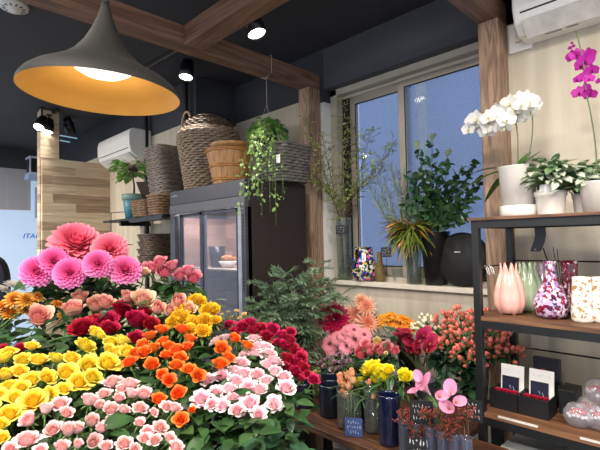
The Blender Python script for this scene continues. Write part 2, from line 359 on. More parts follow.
spot(onZ(187, 60, 2.94), (.15, -.2, -1), 'black spotlight with lit face just under the long beam', 32, 1.25)
spot(Vector((-2.045, 1.655, 2.94)), (.32, .1, -1), 'black spotlight with lit face between the two beams near the top', 60, 1.3, stem=.1)
# track with three heads far left
tp = onZ(52, 112, 2.94)
t = thing('ceiling_track', tp, 'short black ceiling track above the board-clad column', 'track'); B(-.2, .2, -.012, .012, -.03, 0).build('track_rail', M_blackp, t)
spot(onX(49, 126, tp.x+.05)*1-Vector((0, 0, -.12)), (.2, -.2, -1), 'middle head of the three far track spotlights, lit', 20, 1.2, stem=.1)
p_ = onX(42, 134, tp.x+.25); spot(Vector((p_.x, p_.y, 2.9)), (.5, -.5, -1), 'lowest, leftmost of the three far track spotlights, lit and tilted', 15, 1.2, stem=.14)
p_ = onX(68, 112, tp.x-.1); spot(Vector((p_.x, p_.y, 2.93)), (-.6, .5, -1), 'rightmost of the three far track spotlights, turned away and dark', 0, 1.3, lit=False, stem=.06)
# unseen heads added over the shop floor to brighten flowers and back wall
for i, (x, y, ax, ay, pw) in enumerate(((-.55, -.35, -.25, .35, 22), (-1.45, -.55, .05, .5, 24), (-.25, .55, -.45, .75, 46), (.35, .9, -.35, .75, 26), (-1.9, .1, .0, .6, 34))):
    spot(Vector((x, y, 2.94)), (ax, ay, -1), ['added fill spotlight over the near corner of the flower table', 'added fill spotlight behind the flower table', 'added fill spotlight in front of the window bench', 'added fill spotlight in front of the shelving rack', 'added fill spotlight over the left end of the flower table'][i], pw, 1.2, size=95)
# slot diffuser, light strips, smoke detector
def ceil_items():
    a = onZ(175, 51, 2.94); b = onZ(150, 65, 2.94); d = (b-a); L = d.length+.1
    t = thing('slot_diffuser', (a+b)/2, 'narrow black slot air diffuser in the ceiling right of the pendant lamp', 'air vent', rot=(0, 0, math.atan2(d.y, d.x)))
    B(-L/2, L/2, -.035, .035, -.006, 0).build('vent_frame', M_black, t); B(-L/2+.01, L/2-.01, -.006, .006, -.012, -.006).build('centre_bar', mat('grey_bar', '5a5a58', .6), t)
    for (p, q, lb) in (((60, 135), (82, 139), 'upper'), ((60, 140), (76, 143), 'lower')):
        a = onZ(*p, 2.94); b = onZ(*q, 2.94); d = b-a
        t = thing('strip_reflector', (a+b)/2, lb+' of two thin pale strips on the far ceiling behind the column', 'light strip', 'pale ceiling strips', rot=(0, 0, math.atan2(d.y, d.x)))
        B(-d.length/2, d.length/2, -.012, .012, -.01, 0).build('strip_body', emis('cool_strip', '9fc6e6', .6), t)
    p = onZ(14, 4, 2.94); t = thing('smoke_detector', p, 'round white smoke detector on the ceiling in the top left corner', 'smoke detector')
    m = MB(); lathe(m, [(0, -.05), (.03, -.048), (.04, -.03), (.075, -.026), (.08, 0), (0, 0)], 28); m.build('detector_body', M_white, t, True)
    m = MB()
    for k in range(12):
        a = 2*PI*k/12; box(m, .043, .06, -.004, .004, -.031, -.026, Matrix.Rotation(a, 4, 'Z'))
    m.build('sensor_slots', M_black, t)
ceil_items()
def pendant():
    c = Vector((-1.262, .478, 1.922))
    t = thing('pendant_lamp', c, 'large dark pendant lamp with a golden inside hanging over the flowers', 'pendant lamp')
    t.rotation_euler = (R(-1.5), R(2), 0); t.scale = (.885, .885, .885)
    o = [(.238, 0), (.236, .012), (.222, .034), (.2, .052), (.165, .072), (.125, .096), (.09, .126), (.06, .166), (.038, .21), (.024, .248), (.016, .276), (.012, .292), (0, .294)]
    m = MB(); lathe(m, o, 56); m.build('lamp_shade', mat('umber_enamel', '120f0d', .7, noise=.04), t, True)
    i = [(.238, 0), (.232, .008), (.218, .028), (.196, .043), (.16, .06), (.12, .078), (.086, .103), (.056, .142), (.0, .15)]
    m = MB(); lathe(m, i[::-1], 56); m.build('shade_lining', mat('gold_lining', 'b98636', .55, noise=.03), t, True)
    m = MB(); lathe(m, [(0, .058), (.03, .06), (.06, .066), (.085, .08), (.088, .09), (.08, .105)], 32); m.build('bulb_diffuser', emis('warm_diffuser', 'fff0d8', 2.4), t, True)
    m = MB(); tube(m, [(0, 0, .29), (0, 0, .33)], [.012, .008], 10); tube(m, [(0, 0, .33), (0, 0, 1.0)], .0035, 6); m.build('cord', M_blackp, t, True)
    l = bpy.data.lights.new('pendant_bulb', 'POINT'); l.energy = 1.1; l.color = (1, .92, .8); l.shadow_soft_size = .06
    lo = bpy.data.objects.new('pendant_bulb', l); COL.objects.link(lo); lo.parent = t; lo.location = (0, 0, -.0)
pendant()
# ------------------------------------------------------------------ air conditioners
def aircon(x0, x1, y, z0, z1, d, label):
    t = thing('air_conditioner', ((x0+x1)/2, y, z0), label, 'air conditioner', 'white wall air conditioners'); w = (x1-x0)/2; h = z1-z0
    pr = [(0, 0), (0, h), (-d*.82, h), (-d*.95, h*.93), (-d, h*.75), (-d, h*.42), (-d*.9, h*.18), (-d*.62, .01), (-d*.3, 0)]
    M = Matrix.Rotation(PI/2, 4, 'Y') @ Matrix.Rotation(PI/2, 4, 'Z')
    b = MB(); prism(b, pr, -w, w, Matrix(((0, 0, 1, 0), (1, 0, 0, 0), (0, 1, 0, 0), (0, 0, 0, 1)))); b.build('casing', M_white, t, bevel=.012)
    f = MB(); box(f, -w*.9, w*.9, -.006, .004, -h*.17, h*.17, Matrix.Translation((0, -d*.78, h*.085)) @ Matrix.Rotation(R(50), 4, 'X')); f.build('louvre', mat('louvre_white', 'd9d4cf', .4), t, bevel=.002)
    g = MB(); box(g, -w*.91, w*.91, -.003, .003, -.004, .004, Matrix.Translation((0, -d*.6, .004)) @ Matrix.Rotation(R(50), 4, 'X')); box(g, -w*.91, w*.91, -.004, .003, -.003, .003, Matrix.Translation((0, -d*.965, h*.33))); g.build('outlet_gap', M_black, t)
    s = MB(); box(s, -w*.72, -w*.55, -.0025, 0, -.004, .004, Matrix.Translation((0, -d*.42, -.001)) @ Matrix.Rotation(R(80), 4, 'X')); box(s, -w*.5, -w*.38, -.0025, 0, -.004, .004, Matrix.Translation((0, -d*.42, -.001)) @ Matrix.Rotation(R(80), 4, 'X')); s.build('indicator', mat('grey_label', 'a79f98', .5), t)
aircon(-.775, .05, 2.46, 2.49, 2.785, .2, 'white wall air conditioner at top right above the orchids')
aircon(-4.93, -4.13, 2.04, 2.34, 2.63, .23, 'white wall air conditioner at left beside the wooden partition')
def socket():
    p = onY(521, 38, 2.46); t = thing('wall_box', (p.x, 2.46, p.z), 'small white wall box between timber post and right air conditioner', 'wall box')
    B(-.055, .055, -.022, 0, -.075, .075).build('box_cover', M_white, t, bevel=.004)
    B(-.016, .022, -.045, -.022, -.03, .05).build('remote_holder', mat('off_white', 'd7d2ca', .4), t, bevel=.003)
    m = MB(); tube(m, [(-.01, -.03, .05), (-.014, -.03, .08), (-.01, -.026, .11), (0, -.02, .16)], .004, 6); m.build('cable', mat('grey_cable', '8a8680', .5), t, True)
socket()
# ------------------------------------------------------------------ fridge
def fridge():
    x0, x1, y0, y1, H = -3.145, -2.2, 1.70, 2.24, 1.90
    t = thing('display_fridge', ((x0+x1)/2, (y0+y1)/2, 0), 'dark glass-fronted flower display fridge with baskets on top', 'fridge')
    T = Matrix.Translation((-(x0+x1)/2, -(y0+y1)/2, 0)); md = mat('fridge_navy_steel', '2b2a36', .45, noise=.04); mg = mat('fridge_grey_trim', '505056', .45, metal=.1, noise=.03); msd = mat('fridge_brown_side', '2c211f', .55, noise=.08, stretch=(1, 8, .4))
    a = MB(); box(a, x1-.03, x1, y0+.02, y1, .0, H, T); box(a, x0, x0+.03, y0+.02, y1, 0, H, T); a.build('side_panel', msd, t)
    a = MB(); box(a, x0+.03, x1-.03, y1-.03, y1, .08, H-.05, T); box(a, x0+.03, x1-.03, y0+.03, y1-.03, 0, .12, T); a.build('inner_lining', mat('liner_grey', '8a8082', .6, noise=.15, nscale=4), t)
    B(x0+.03, x1-.03, y0+.02, y1-.03, H-.1, H-.012, T).build('cabinet_top', md, t)
    B(x0, x1, y0, y0+.022, H-.105, H, T).build('header', md, t, bevel=.003)
    B(x0, x1, y0-.004, y0+.022, H-.175, H-.107, T).build('trim_band', mg, t, bevel=.002)
    scribble(t, T @ Matrix.Translation((x0+.085, y0-.002, H-.035)) @ Matrix.Rotation(PI/2, 4, 'X'), .12, .03, 1, mat('silver_mark', 'b9bcc6', .3), .003, 'maker_mark')
    fr = MB(); box(fr, x0, x0+.07, y0, y0+.05, 0, H-.175, T); box(fr, x1-.04, x1, y0-.002, y0+.05, 0, H-.175, T); fr.build('door_frame', mat('frame_grey', '404048', .45, metal=.1), t, bevel=.002)
    st = MB(); box(st, x1-.075, x1-.042, y0-.004, y0+.04, .1, H-.175, T); st.build('chrome_rail', mat('bright_rail', 'a9a9ad', .3, metal=.6), t, bevel=.002)
    kh = MB()
    for i in range(22): box(kh, x1-.028, x1-.016, y0-.005, y0-.002, 1.2+i*.022, 1.213+i*.022, T)
    kh.build('slotted_strip', M_black, t)
    for i, (a, b, yy) in enumerate(((x0+.09, x0+.44, y0+.03), (x0+.40, x1-.078, y0+.012))):
        d = MB(); box(d, a, a+.035, yy, yy+.018, .12, H-.18, T); box(d, b-.035, b, yy, yy+.018, .12, H-.18, T); box(d, a, b, yy, yy+.018, .12, .2, T); box(d, a, b, yy, yy+.018, H-.2, H-.18, T)
        o = d.build('sliding_door', mat('door_grey', '353643', .4, metal=.2), t); B(a+.035, b-.035, yy+.005, yy+.011, .2, H-.2, T).build('door_glass', M_fg, o)
    l = bpy.data.lights.new('fridge_fill', 'AREA'); l.shape = 'RECTANGLE'; l.size = .7; l.size_y = .1; l.energy = 14; l.color = (1, .95, .92); lo = bpy.data.objects.new('fridge_fill', l); COL.objects.link(lo); lo.parent = t; lo.location = (0, -.1, H-.12)  # unseen area light added to brighten the dark interior
    sm = planks('crate_boards', ['6b5048', '8f7466', 'b59a8b', 'a18779'], .9, .11, 'XZ')
    B(x0+.04, x1-.08, y1-.06, y1-.032, .3, H-.2, T).build('back_boards', sm, t)
    B(x0+.0305, x0+.045, y0+.06, y1-.06, .13, H-.2, T).build('side_boards', planks('crate_boards_side', ['6b5048', '8f7466', 'b59a8b', 'a18779'], .9, .11, 'YZ'), t)
    for z in (.55, .95, 1.3): B(x0+.05, x1-.08, y0+.12, y1-.06, z, z+.012, T).build('wire_shelf', M_alu, t)
    # what stands inside
    for (px, py, c, nm, lab) in ((217, 262, 'fridge_bucket', 'bucket', 'dark bucket dimly seen behind the fridge glass'), (228, 268, 'fridge_tray', 'bowl', 'bowl of pale orange flowers dimly seen behind the fridge glass')):
        p = onY(px, py, 1.95); q = thing(c.replace('fridge_', 'chilled_'), (p.x, 1.95, 1.312), lab, nm)
        m = MB()
        if nm == 'bucket': lathe(m, [(0, 0), (.05, 0), (.065, .16), (.062, .16), (.047, .008)], 20); m.build('bucket_body', M_blackp, q, True)
        else:
            lathe(m, [(0, 0), (.04, 0), (.07, .05), (.067, .05), (.04, .01)], 20); m.build('bowl_body', M_white, q, True)
            m = MB()
            for k in range(14): lathe(m, [(0, -.015), (.016, -.006), (.016, .008), (0, .016)], 8, Matrix.Translation((rnd(-.045, .045), rnd(-.045, .045), .065+rnd(0, .015))))
            m.build('blossoms', mat('apricot', 'd69457', .6), q, True)
fridge()
# ------------------------------------------------------------------ baskets
def wicker(name, prof_fn, H, rows, m, parent, n_st=18, seg=96, amp=.006, sq=0, th=None, wob=.0):
    mb = MB(); rh = H/rows
    for i in range(rows):
        z = rh*(i+.5); r = prof_fn(z/H); pts = []; ph = (i % 2)*PI
        for j in range(seg):
            th_ = 2*PI*j/seg; k = 1.0
            if sq: k = (abs(math.cos(th_))**sq+abs(math.sin(th_))**sq)**(-1/sq)
            rr = r*k+amp*math.cos(n_st*th_+ph)+rnd(-1, 1)*wob; pts.append((rr*math.cos(th_), rr*math.sin(th_), z+rnd(-1, 1)*wob))
        tube(mb, pts, (th or rh*.56), 5, True)
    return mb.build(name, m, parent, True)
M_wick = mat('brown_wicker', 'b39a82', .7, noise=.25, nscale=40, col2='6e5a48')
M_wickd = mat('dark_wicker', '7a6452', .75, noise=.25, nscale=40, col2='3a2d24')
M_wickg = mat('grey_wicker', '9c8e82', .75, noise=.2, nscale=30, col2='74685e')
M_wickb = mat('ash_wicker', '7d776f', .75, noise=.2, nscale=30, col2='4e4a45')
def baskets():
    c = onY(207, 150, 1.96); t = thing('lidded_basket', (c.x+.01, 1.97, 1.9), 'big round brown wicker basket with a lid and hooped handle on the fridge', 'basket')
    r0 = .27
    M_ = wicker('basket_body', lambda v: .175+.068*v if v < .8 else .229+.01*math.sin(v*9), .46, 24, M_wick, t, 20, 110, .008, wob=.0015)
    pf = lambda v: .278-.03*v-.1*max(0, v-.4)
    wicker('shoulder', lambda v: .245-.045*v, .05, 3, M_wick, t, 20, 110, .004).location = (0, 0, .45)
    wicker('lid', lambda v: .195-.015*v-.08*v**3, .1, 6, M_wickd, t, 18, 90, .005, wob=.001).location = (0, 0, .5)
    d = MB(); lathe(d, [(.175, .58), (.1, .6), (0, .605)], 40); lathe(d, [(0, .01), (.17, .01), (.222, .4), (.23, .46), (.19, .5)], 40); d.build('inner_wall', M_wickd, t, True)
    h = MB(); hx = c-Vector((.2, 0, 0)); tube(h, [(-.17+.065*math.cos(a), -.1, .57+.1*math.sin(a)) for a in [PI*i/10 for i in range(11)]], .008, 8); h.build('handle', mat('pale_cane', 'b8a07e', .6), t, True)
    # bamboo bucket baskets nested
    c = onY(230, 160, 1.83); t = thing('bamboo_basket', (c.x, 1.83, 1.9), 'honey-coloured split-bamboo bucket basket in front of the big wicker basket', 'basket')
    mb_ = mat('bamboo', 'b98a55', .5, noise=.12, nscale=8, col2='8f6238', stretch=(6, 6, 1)); m = MB()
    for i in range(20):
        a = 2*PI*i/20; M = Matrix.Rotation(a, 4, 'Z')
        m.add([(.115, -.017, 0), (.115, .017, 0), (.165, .025, .24), (.165, -.025, .24), (.107, -.017, 0), (.107, .017, 0), (.157, .025, .24), (.157, -.025, .24)], [(0, 1, 2, 3), (7, 6, 5, 4), (3, 2, 6, 7), (0, 3, 7, 4), (1, 5, 6, 2), (0, 4, 5, 1)], 0.0, M)
    m.build('staves', mb_, t)
    for z, r in ((.03, .124), (.12, .143), (.225, .165)):
        m = MB()
        for q in range(2): tube(m, [(r*math.cos(a), r*math.sin(a), z+q*.012+.002*math.sin(a*8+q*3)) for a in [2*PI*i/48 for i in range(48)]], .006, 6, True)
        m.build('hoop', mat('bamboo_hoop', 'a8743c', .5), t, True)
    m = MB(); lathe(m, [(0, .01), (.105, .01)], 24); m.build('bottom', mb_, t)
    t2 = thing('wooden_bowl', (c.x+.02, 1.83, 2.142), 'shallow honey wooden bowl lying on top of the bamboo basket', 'bowl')
    m = MB(); lathe(m, [(0, 0), (.1, .004), (.15, .035), (.145, .04), (.1, .012), (0, .008)], 32); m.build('bowl_body', mb_, t2, True)
    # ash grey box basket with tag
    c = onY(281, 160, 2.06); t = thing('ash_box_basket', (c.x-.0, 2.08, 1.9), 'ash grey square woven basket with a white tag beside the hanging plant', 'basket', rot=(0, 0, 0))
    wicker('basket_body', lambda v: .125+.025*v, .26, 13, M_wickb, t, 14, 88, .004, sq=6)
    m = MB(); lathe(m, [(0, .01), (.12, .01), (.14, .24)], 40, None, lambda th, i: (abs(math.cos(th))**6+abs(math.sin(th))**6)**(-1/6)); m.build('inner_wall', M_wickb, t, True)
    B(.11, .145, -.163, -.16, .11, .165).build('price_tag', M_white, t)
baskets()
# ------------------------------------------------------------------ left wall shelf with pots
def square_pot(name, loc, w0, w1, h, m, label, cat, group=None, rot=0, rows=8, tilt=0):
    t = thing(name, loc, label, cat, group, rot=(tilt, 0, rot))
    wicker('pot_wall', lambda v: w0+(w1-w0)*v, h, rows, m, t, 10, 48, .003, sq=7)
    b = MB(); lathe(b, [(0, .005), (w0*.95, .005), (w1*.93, h*.9)], 24, None, lambda th, i: (abs(math.cos(th))**7+abs(math.sin(th))**7)**(-1/7)); b.build('inner_wall', m, t, True)
    return t
def left_shelf():
    z = 1.735
    for (px, y, lb) in ((146, 1.99, 'black wall upright holding the pot shelf near the left air conditioner'), (186, 1.99, 'black wall upright just left of the lidded basket')):
        p = onY(px, 130, y); a = MB(); box(a, -.02, .02, -.015, .015, 0, 2.94 if px < 150 else 2.9)
        o = a.build('wall_upright', M_black, None, False, (p.x, y, 0)); tag(o, lb, 'shelf upright', 'black wall uprights')
    t = thing('wall_shelf', (-3.85, 1.84, z), 'black wall shelf carrying brown pots left of the fridge', 'shelf')
    B(-.58, .62, -.16, .12, -.018, 0).build('shelf_board', M_black, t); B(-.25, -.21, -.14, .15, -.06, -.018).build('bracket', M_black, t)
    B(.1, .68, -.2, -.17, -.045, -.02).build('front_rail', M_black, t)
    t = thing('wire_stand', onY(126, 222, 1.66), 'thin dark wire frame at the left end of the pot shelf', 'wire stand')
    a = MB()
    for q in ([(-.33, 0, .1), (-.33, 0, -.35), (.12, 0, -.35)], [(-.33, 0, .1), (-.1, .06, .1)], [(-.33, 0, -.2), (.12, 0, -.2)]): tube(a, q, .004, 5)
    a.build('wire_frame', M_black, t)
    # teal pot with little tree
    p = onY(134, 217, 1.78); t = thing('potted_tree', (p.x, 1.78, z), 'small bright green leafy tree in a teal pot on the left wall shelf', 'potted plant')
    m = MB(); lathe(m, [(0, 0), (.075, 0), (.1, .2), (.093, .2), (.07, .01)], 24); m.build('pot', mat('teal_glaze', '3f7f8c', .5, noise=.12), t, True)
    m = MB(); lathe(m, [(.094, .17), (.104, .172), (.106, .225), (.094, .225), (.09, .17)], 24); m.build('pot_rim', mat('grey_teal_rim', '76928c', .5), t, True)
    m = MB(); lathe(m, [(0, .19), (.09, .19)], 16); m.build('soil', mat('soil', '33261d', .9), t)
    st = MB(); tube(st, [(0, 0, .18), (.01, 0, .3), (-.03, 0, .42), (0, 0, .5)], [.012, .01, .008, .005]); lf = MB()
    for k in range(64):
        a = rnd(0, 2*PI); rr = rnd(.03, .2); c = Vector((rr*math.cos(a), rr*math.sin(a)*.75, .45+rnd(-.05, .08)-.3*rr*rr)); ax = Vector((math.cos(a), math.sin(a), rnd(-.3, .5)))
        tube(st, [Vector((0, 0, .45)), c*.6+Vector((0, 0, .2)), c], .002, 4)
        M = Matrix.Translation(c) @ Matrix.Rotation(a, 4, 'Z') @ Matrix.Rotation(rnd(-.4, .5), 4, 'Y') @ Matrix.Rotation(rnd(-.5, .5), 4, 'X'); leafm(lf, rnd(.07, .12), rnd(.05, .075), M, .2, .3)
    st.build('trunk', M_twig, t, True); lf.build('foliage', M_leafl, t, True)
    brown = mat('dark_fibre_pot', '4d3b31', .85, noise=.2, nscale=30); tan = mat('tan_fibre_pot', '8a6b50', .85, noise=.2, nscale=30)
    p = onY(146, 217, 1.74); square_pot('fibre_pot', (p.x, 1.76, z), .09, .11, .14, tan, 'tan square fibre pot in front of the teal pot', 'pot', 'fibre pots', .2)
    p = onY(146, 203, 1.84); t = thing('cone_pot', (p.x-.02, 1.88, z+.13), 'dark brown cone-shaped pot perched between teal pot and grey basket stack', 'pot')
    m = MB(); lathe(m, [(0, 0), (.045, 0), (.125, .2), (.115, .2), (.04, .02)], 4); m.build('pot_wall', brown, t)
    B(-.06, .06, -.06, .06, -.13, 0).build('pot_foot', brown, t)
    p = onY(163, 217, 1.75)
    square_pot('fibre_pot', (p.x-.04, 1.76, z), .075, .09, .17, tan, 'tan square pot at the right end of the wall shelf', 'pot', 'fibre pots', .1)
    # leaning stack of grey square baskets: each one its own
    zz = z+.0; N = 10
    names = ['lowest', 'second', 'third', 'fourth', 'fifth', 'sixth', 'seventh', 'eighth', 'ninth', 'topmost']
    bx = onY(170, 200, 1.9).x
    for i in range(N):
        t = thing('grey_square_basket', (bx+.0-.012*i, 1.895, z+.12+.044*i), names[i]+' grey woven basket counting up the leaning nested stack by the fridge', 'basket', 'nested grey square baskets', rot=(.02, R(-3), .15+rnd(-.06, .06)))
        h = .045 if i < N-1 else .1
        wicker('basket_wall', lambda v: .108+.016*v, h, 3 if i < N-1 else 6, M_wickg, t, 12, 56, .004, sq=7)
        if i in (0, N-1):
            b = MB(); lathe(b, [(0, .005), (.1, .005), (.105, .04)], 24, None, lambda th, i: (abs(math.cos(th))**7+abs(math.sin(th))**7)**(-1/7)); b.build('basket_floor', M_wickg, t, True)
    square_pot('fibre_pot', (bx-.0, 1.895, z), .1, .11, .12, M_wickg, 'grey-brown square basket carrying the leaning nested stack', 'basket', None, .1)
    # dark stack below the shelf
    t = thing('lower_shelf', (-3.6, 1.84, 1.28), 'lower black wall shelf under the pot shelf', 'shelf'); B(-.4, .4, -.16, .12, -.018, 0).build('shelf_board', M_black, t)
    for i in range(5):
        t = thing('dark_square_basket', (onY(158, 245, 1.84).x+rnd(-.01, .01), 1.84, 1.28+i*.062), ['lowest', 'second', 'middle', 'fourth', 'topmost'][i]+' dark brown square basket stacked under the pot shelf', 'basket', 'stacked dark brown baskets', rot=(0, 0, rnd(-.1, .1)))
        wicker('basket_wall', lambda v: .12+.02*v, .06, 4, M_wickd, t, 12, 56, .004, sq=7)
left_shelf()
def far_left():
    # lit box and notice high on the far wall, chair back at the picture's left edge
    p = onX(37, 168, -6.2); t = thing('wall_unit', (-6.3, p.y+.01, p.z-.08), 'small pale framed unit mounted high left of the wooden partition', 'wall unit')
    u = MB(); box(u, -.1, .1, -.09, .3, -.0, .025); box(u, -.1, .1, -.09, .3, .2, .225)
    for y in (-.09, .0, .27): box(u, .08, .1, y, y+.015, .025, .2)
    u.build('unit_frame', mat('pale_blue_frame', '9ca6bd', .5), t); B(-.09, .07, -.08, .28, .025, .2).build('unit_core', M_black, t)
    B(-.1, .1, -.1, .3, -.06, 0).build('unit_base', mat('pale_blue_base', '8fa0c2', .5), t)
    B(-.15, -.1, .15, .19, -.06, .1).build('wall_bracket', M_black, t)
    # pole down to the floor so that it is carried
    B(-.13, -.09, .2, .24, -p.z+.08, -.06).build('support_pole', mat('pale_blue_pole', '8fa0c2', .5), t)
    p = onX(39, 200, -6.15); t = thing('notice_panel', (-6.22, p.y+.12, 0), 'pale blue notice with dark figures below the framed unit', 'notice')
    B(0, .02, -.15, .3, p.z-.22, p.z+.16).build('panel', mat('notice_blue', '8c9dcb', .6), t)
    text('24', .14, Matrix.Translation((.022, -.02, p.z+.1)) @ Matrix.Rotation(PI/2, 4, 'Z') @ Matrix.Rotation(PI/2, 4, 'X'), mat('navy_print', '26315c', .5), t, 'figures')
    a = MB(); box(a, -.02, 0, -.1, -.08, 0, p.z-.2); box(a, -.02, 0, .2, .22, 0, p.z-.2); a.build('stand', mat('notice_stand', '8c9dcb', .6), t)
    p = dep(-24, 268, 3.0); t = thing('armchair', (p.x, p.y, 0), 'dark navy rounded chair back at the left edge of the picture', 'chair', rot=(0, 0, YAW))
    mv = mat('navy_upholstery', '0d1520', .6, noise=.08); m = MB(); pts = []
    poly = [(-.24, .72), (.22, .72)]+[(.22-.09*(1-math.cos(a)), 1.27+.17*math.sin(a)) for a in [PI/2*i/6 for i in range(7)]]+[(-.15-.09*math.sin(a), 1.27+.17*math.cos(a)) for a in [PI/2*i/6 for i in range(7)]]
    prism(m, poly, -.04, .04, Matrix(((1, 0, 0, 0), (0, 0, 1, 0), (0, 1, 0, 0), (0, 0, 0, 1)))); m.build('backrest', mv, t, bevel=.02)
    B(-.25, .25, -.5, .04, .64, .73).build('seat', mv, t, bevel=.02)
    for sx in (-.22, .2):
        for sy in (-.46, 0): B(sx, sx+.025, sy, sy+.025, 0, .64).build('leg', M_black, t)
far_left()
# ------------------------------------------------------------------ display table and window bench
def furniture():
    t = thing('display_table', (-1.35, .62, 0), 'dark wooden display table carrying the cut flowers', 'table')
    B(-.68, .62, -.72, .56, .58, .62).build('tabletop', M_bench, t, bevel=.004)
    for x in (-.62, .52):
        for y in (-.66, .5): B(x, x+.05, y, y+.05, 0, .58).build('leg', M_black, t)
    t = thing('window_bench', (-1.5, 1.88, 0), 'low brown wooden bench of vases under the window', 'bench')
    q_ = MB(); prism(q_, [(-.62, -.42), (.8, -.42), (.8, -.045), (.62, -.045), (.62, .44), (-.62, .44)], .63, .66); q_.build('bench_top', M_bench, t, bevel=.003)
    for x in (-.6, .55):
        for y in (-.36, .38): B(x, x+.045, y, y+.045, 0, .63).build('leg', M_black, t)
furniture()
def rack():
    x0, x1, y0, y1 = -.832, .1, 1.85, 2.26; zt, zm, zb = 1.583, 1.17, .772
    t = thing('shelving_rack', ((x0+x1)/2, (y0+y1)/2, 0), 'black metal shelving rack with brown wooden shelves at right', 'shelf rack')
    T = Matrix.Translation((-(x0+x1)/2, -(y0+y1)/2, 0)); s = .03
    for x in (x0, x1-s):
        for y in (y0, y1-s): B(x, x+s, y, y+s, 0, zt-.012, T).build('leg', M_black, t, bevel=.002)
    for z in (zt-.012, zm-.018, zb-.018, .3):
        f = MB(); box(f, x0+s, x1-s, y0, y0+s, z-.032, z, T); box(f, x0+s, x1-s, y1-s, y1, z-.032, z, T); box(f, x0, x0+s, y0+s, y1-s, z-.032, z, T); box(f, x1-s, x1, y0+s, y1-s, z-.032, z, T); f.build('shelf_frame', M_black, t)
    for z, o in ((zt, .012), (zm, 0), (zb, 0), (.318, 0)):
        th = .012 if o else .018
        B(x0-o, x1+o, y0-o, y1+o, z-th, z, T).build('shelf_board', M_shelfw, t, bevel=.001) if o else B(x0+.002+s*0, x1-.002, y0+.001, y1-.001, z-th, z, T).build('shelf_board', M_shelfw, t)
    for z in (zm+.215, zb+.2):
        b = MB(); tube(b, [(x0+.01, y1-.012, z), (x1-.01, y1-.012, z)], .004, 6, M=T); b.build('cross_bar', M_black, t)
    b = MB(); tube(b, [(x0+.015, y0+.01, zm+.2), (x0+.015, y1-.01, zm+.2)], .0035, 6, M=T); b.build('side_bar', M_black, t)
    for (px, w) in ((514, .075), (600, .06)):
        p = onZ(px, 423 if px < 550 else 441, zb+.003); B(p.x-w, p.x+w, y0-.001, y0+.006, zb-.006, zb+.001, T).build('price_strip', mat('strip_white', 'cfc9c0', .4), t)
    # black strap hanging on the rear bar
    p = onY(532, 232, 2.1); t = thing('leather_strap', (p.x+.02, 2.1, zt-.045), 'short black leather strap hanging under the top shelf', 'strap')
    m = MB(); w = .022; P = [(0.012, .0, 0), (.014, 0, -.03), (.008, 0, -.06), (-.002, 0, -.085), (-.01, 0, -.105)]; vs = []; fs = []
    for (x, y, z) in P: vs += [(x-w, y, z), (x+w, y, z), (x+w, y+.004, z), (x-w, y+.004, z)]
    for i in range(len(P)-1):
        for j in range(4): a, b = i*4+j, i*4+(j+1) % 4; fs.append((a, b, b+4, a+4))
    fs += [(3, 2, 1, 0), (16, 17, 18, 19)]; m.add(vs, fs); m.build('strap_band', M_blackp, t)
    m = MB(); lathe(m, [(0, .0), (.004, .0), (.004, .003), (0, .003)], 10, Matrix.Translation((-.008, -.004, -.096)) @ Matrix.Rotation(PI/2, 4, 'X')); m.build('rivet', M_alu, t)
    for i, (px, py) in enumerate(((486, 267),)):
        p = onX(px, py, x0+.015+.0); t = thing('wire_clip', (x0+.013, p.y, zm+.2), 'white wire clips hung on the side bar of the rack', 'clip')
        for k in range(2):
            m = MB(); tube(m, [(k*.012, k*.02-.006, .006), (.01+k*.012, k*.02, -.03), (.016+k*.012, k*.02+.004, -.034), (.012+k*.012, k*.02, -.008), (.004+k*.012, k*.02, .002)], .0018, 5); m.build('clip_wire', M_white, t, True)
rack()
# ------------------------------------------------------------------ daylight and added fill panels
wd = bpy.data.worlds.new('daylight'); sc.world = wd; wd.use_nodes = True
bg = wd.node_tree.nodes['Background']; bg.inputs[0].default_value = (.74, .85, 1, 1); bg.inputs[1].default_value = 1.5
def fill_panel(x, y, w, d, power, label):  # unseen panels added to brighten the shop from out of view
    t = thing('fill_luminaire', (x, y, 2.94), label, 'fill light', 'added fill panels')
    B(-w/2-.02, w/2+.02, -d/2-.02, d/2+.02, -.03, 0).build('housing', M_white, t)
    B(-w/2, w/2, -d/2, d/2, -.034, -.03).build('diffuser', emis('fill_diffuser', 'fff3e2', 3), t)
    l = bpy.data.lights.new('fill_light', 'AREA'); l.shape = 'RECTANGLE'; l.size = w; l.size_y = d; l.energy = power; l.color = (1, .94, .86)
    o = bpy.data.objects.new('fill_light', l); COL.objects.link(o); o.parent = t; o.location = (0, 0, -.04)
fill_panel(-.4, -1.0, 1.2, .5, 125, 'added fill panel behind the viewer')
fill_panel(1.2, .6, 1.2, .5, 80, 'added fill panel over the right side of the shop')
fill_panel(-5.0, -.6, 1.2, .4, 170, 'added fill panel over the far left of the shop')
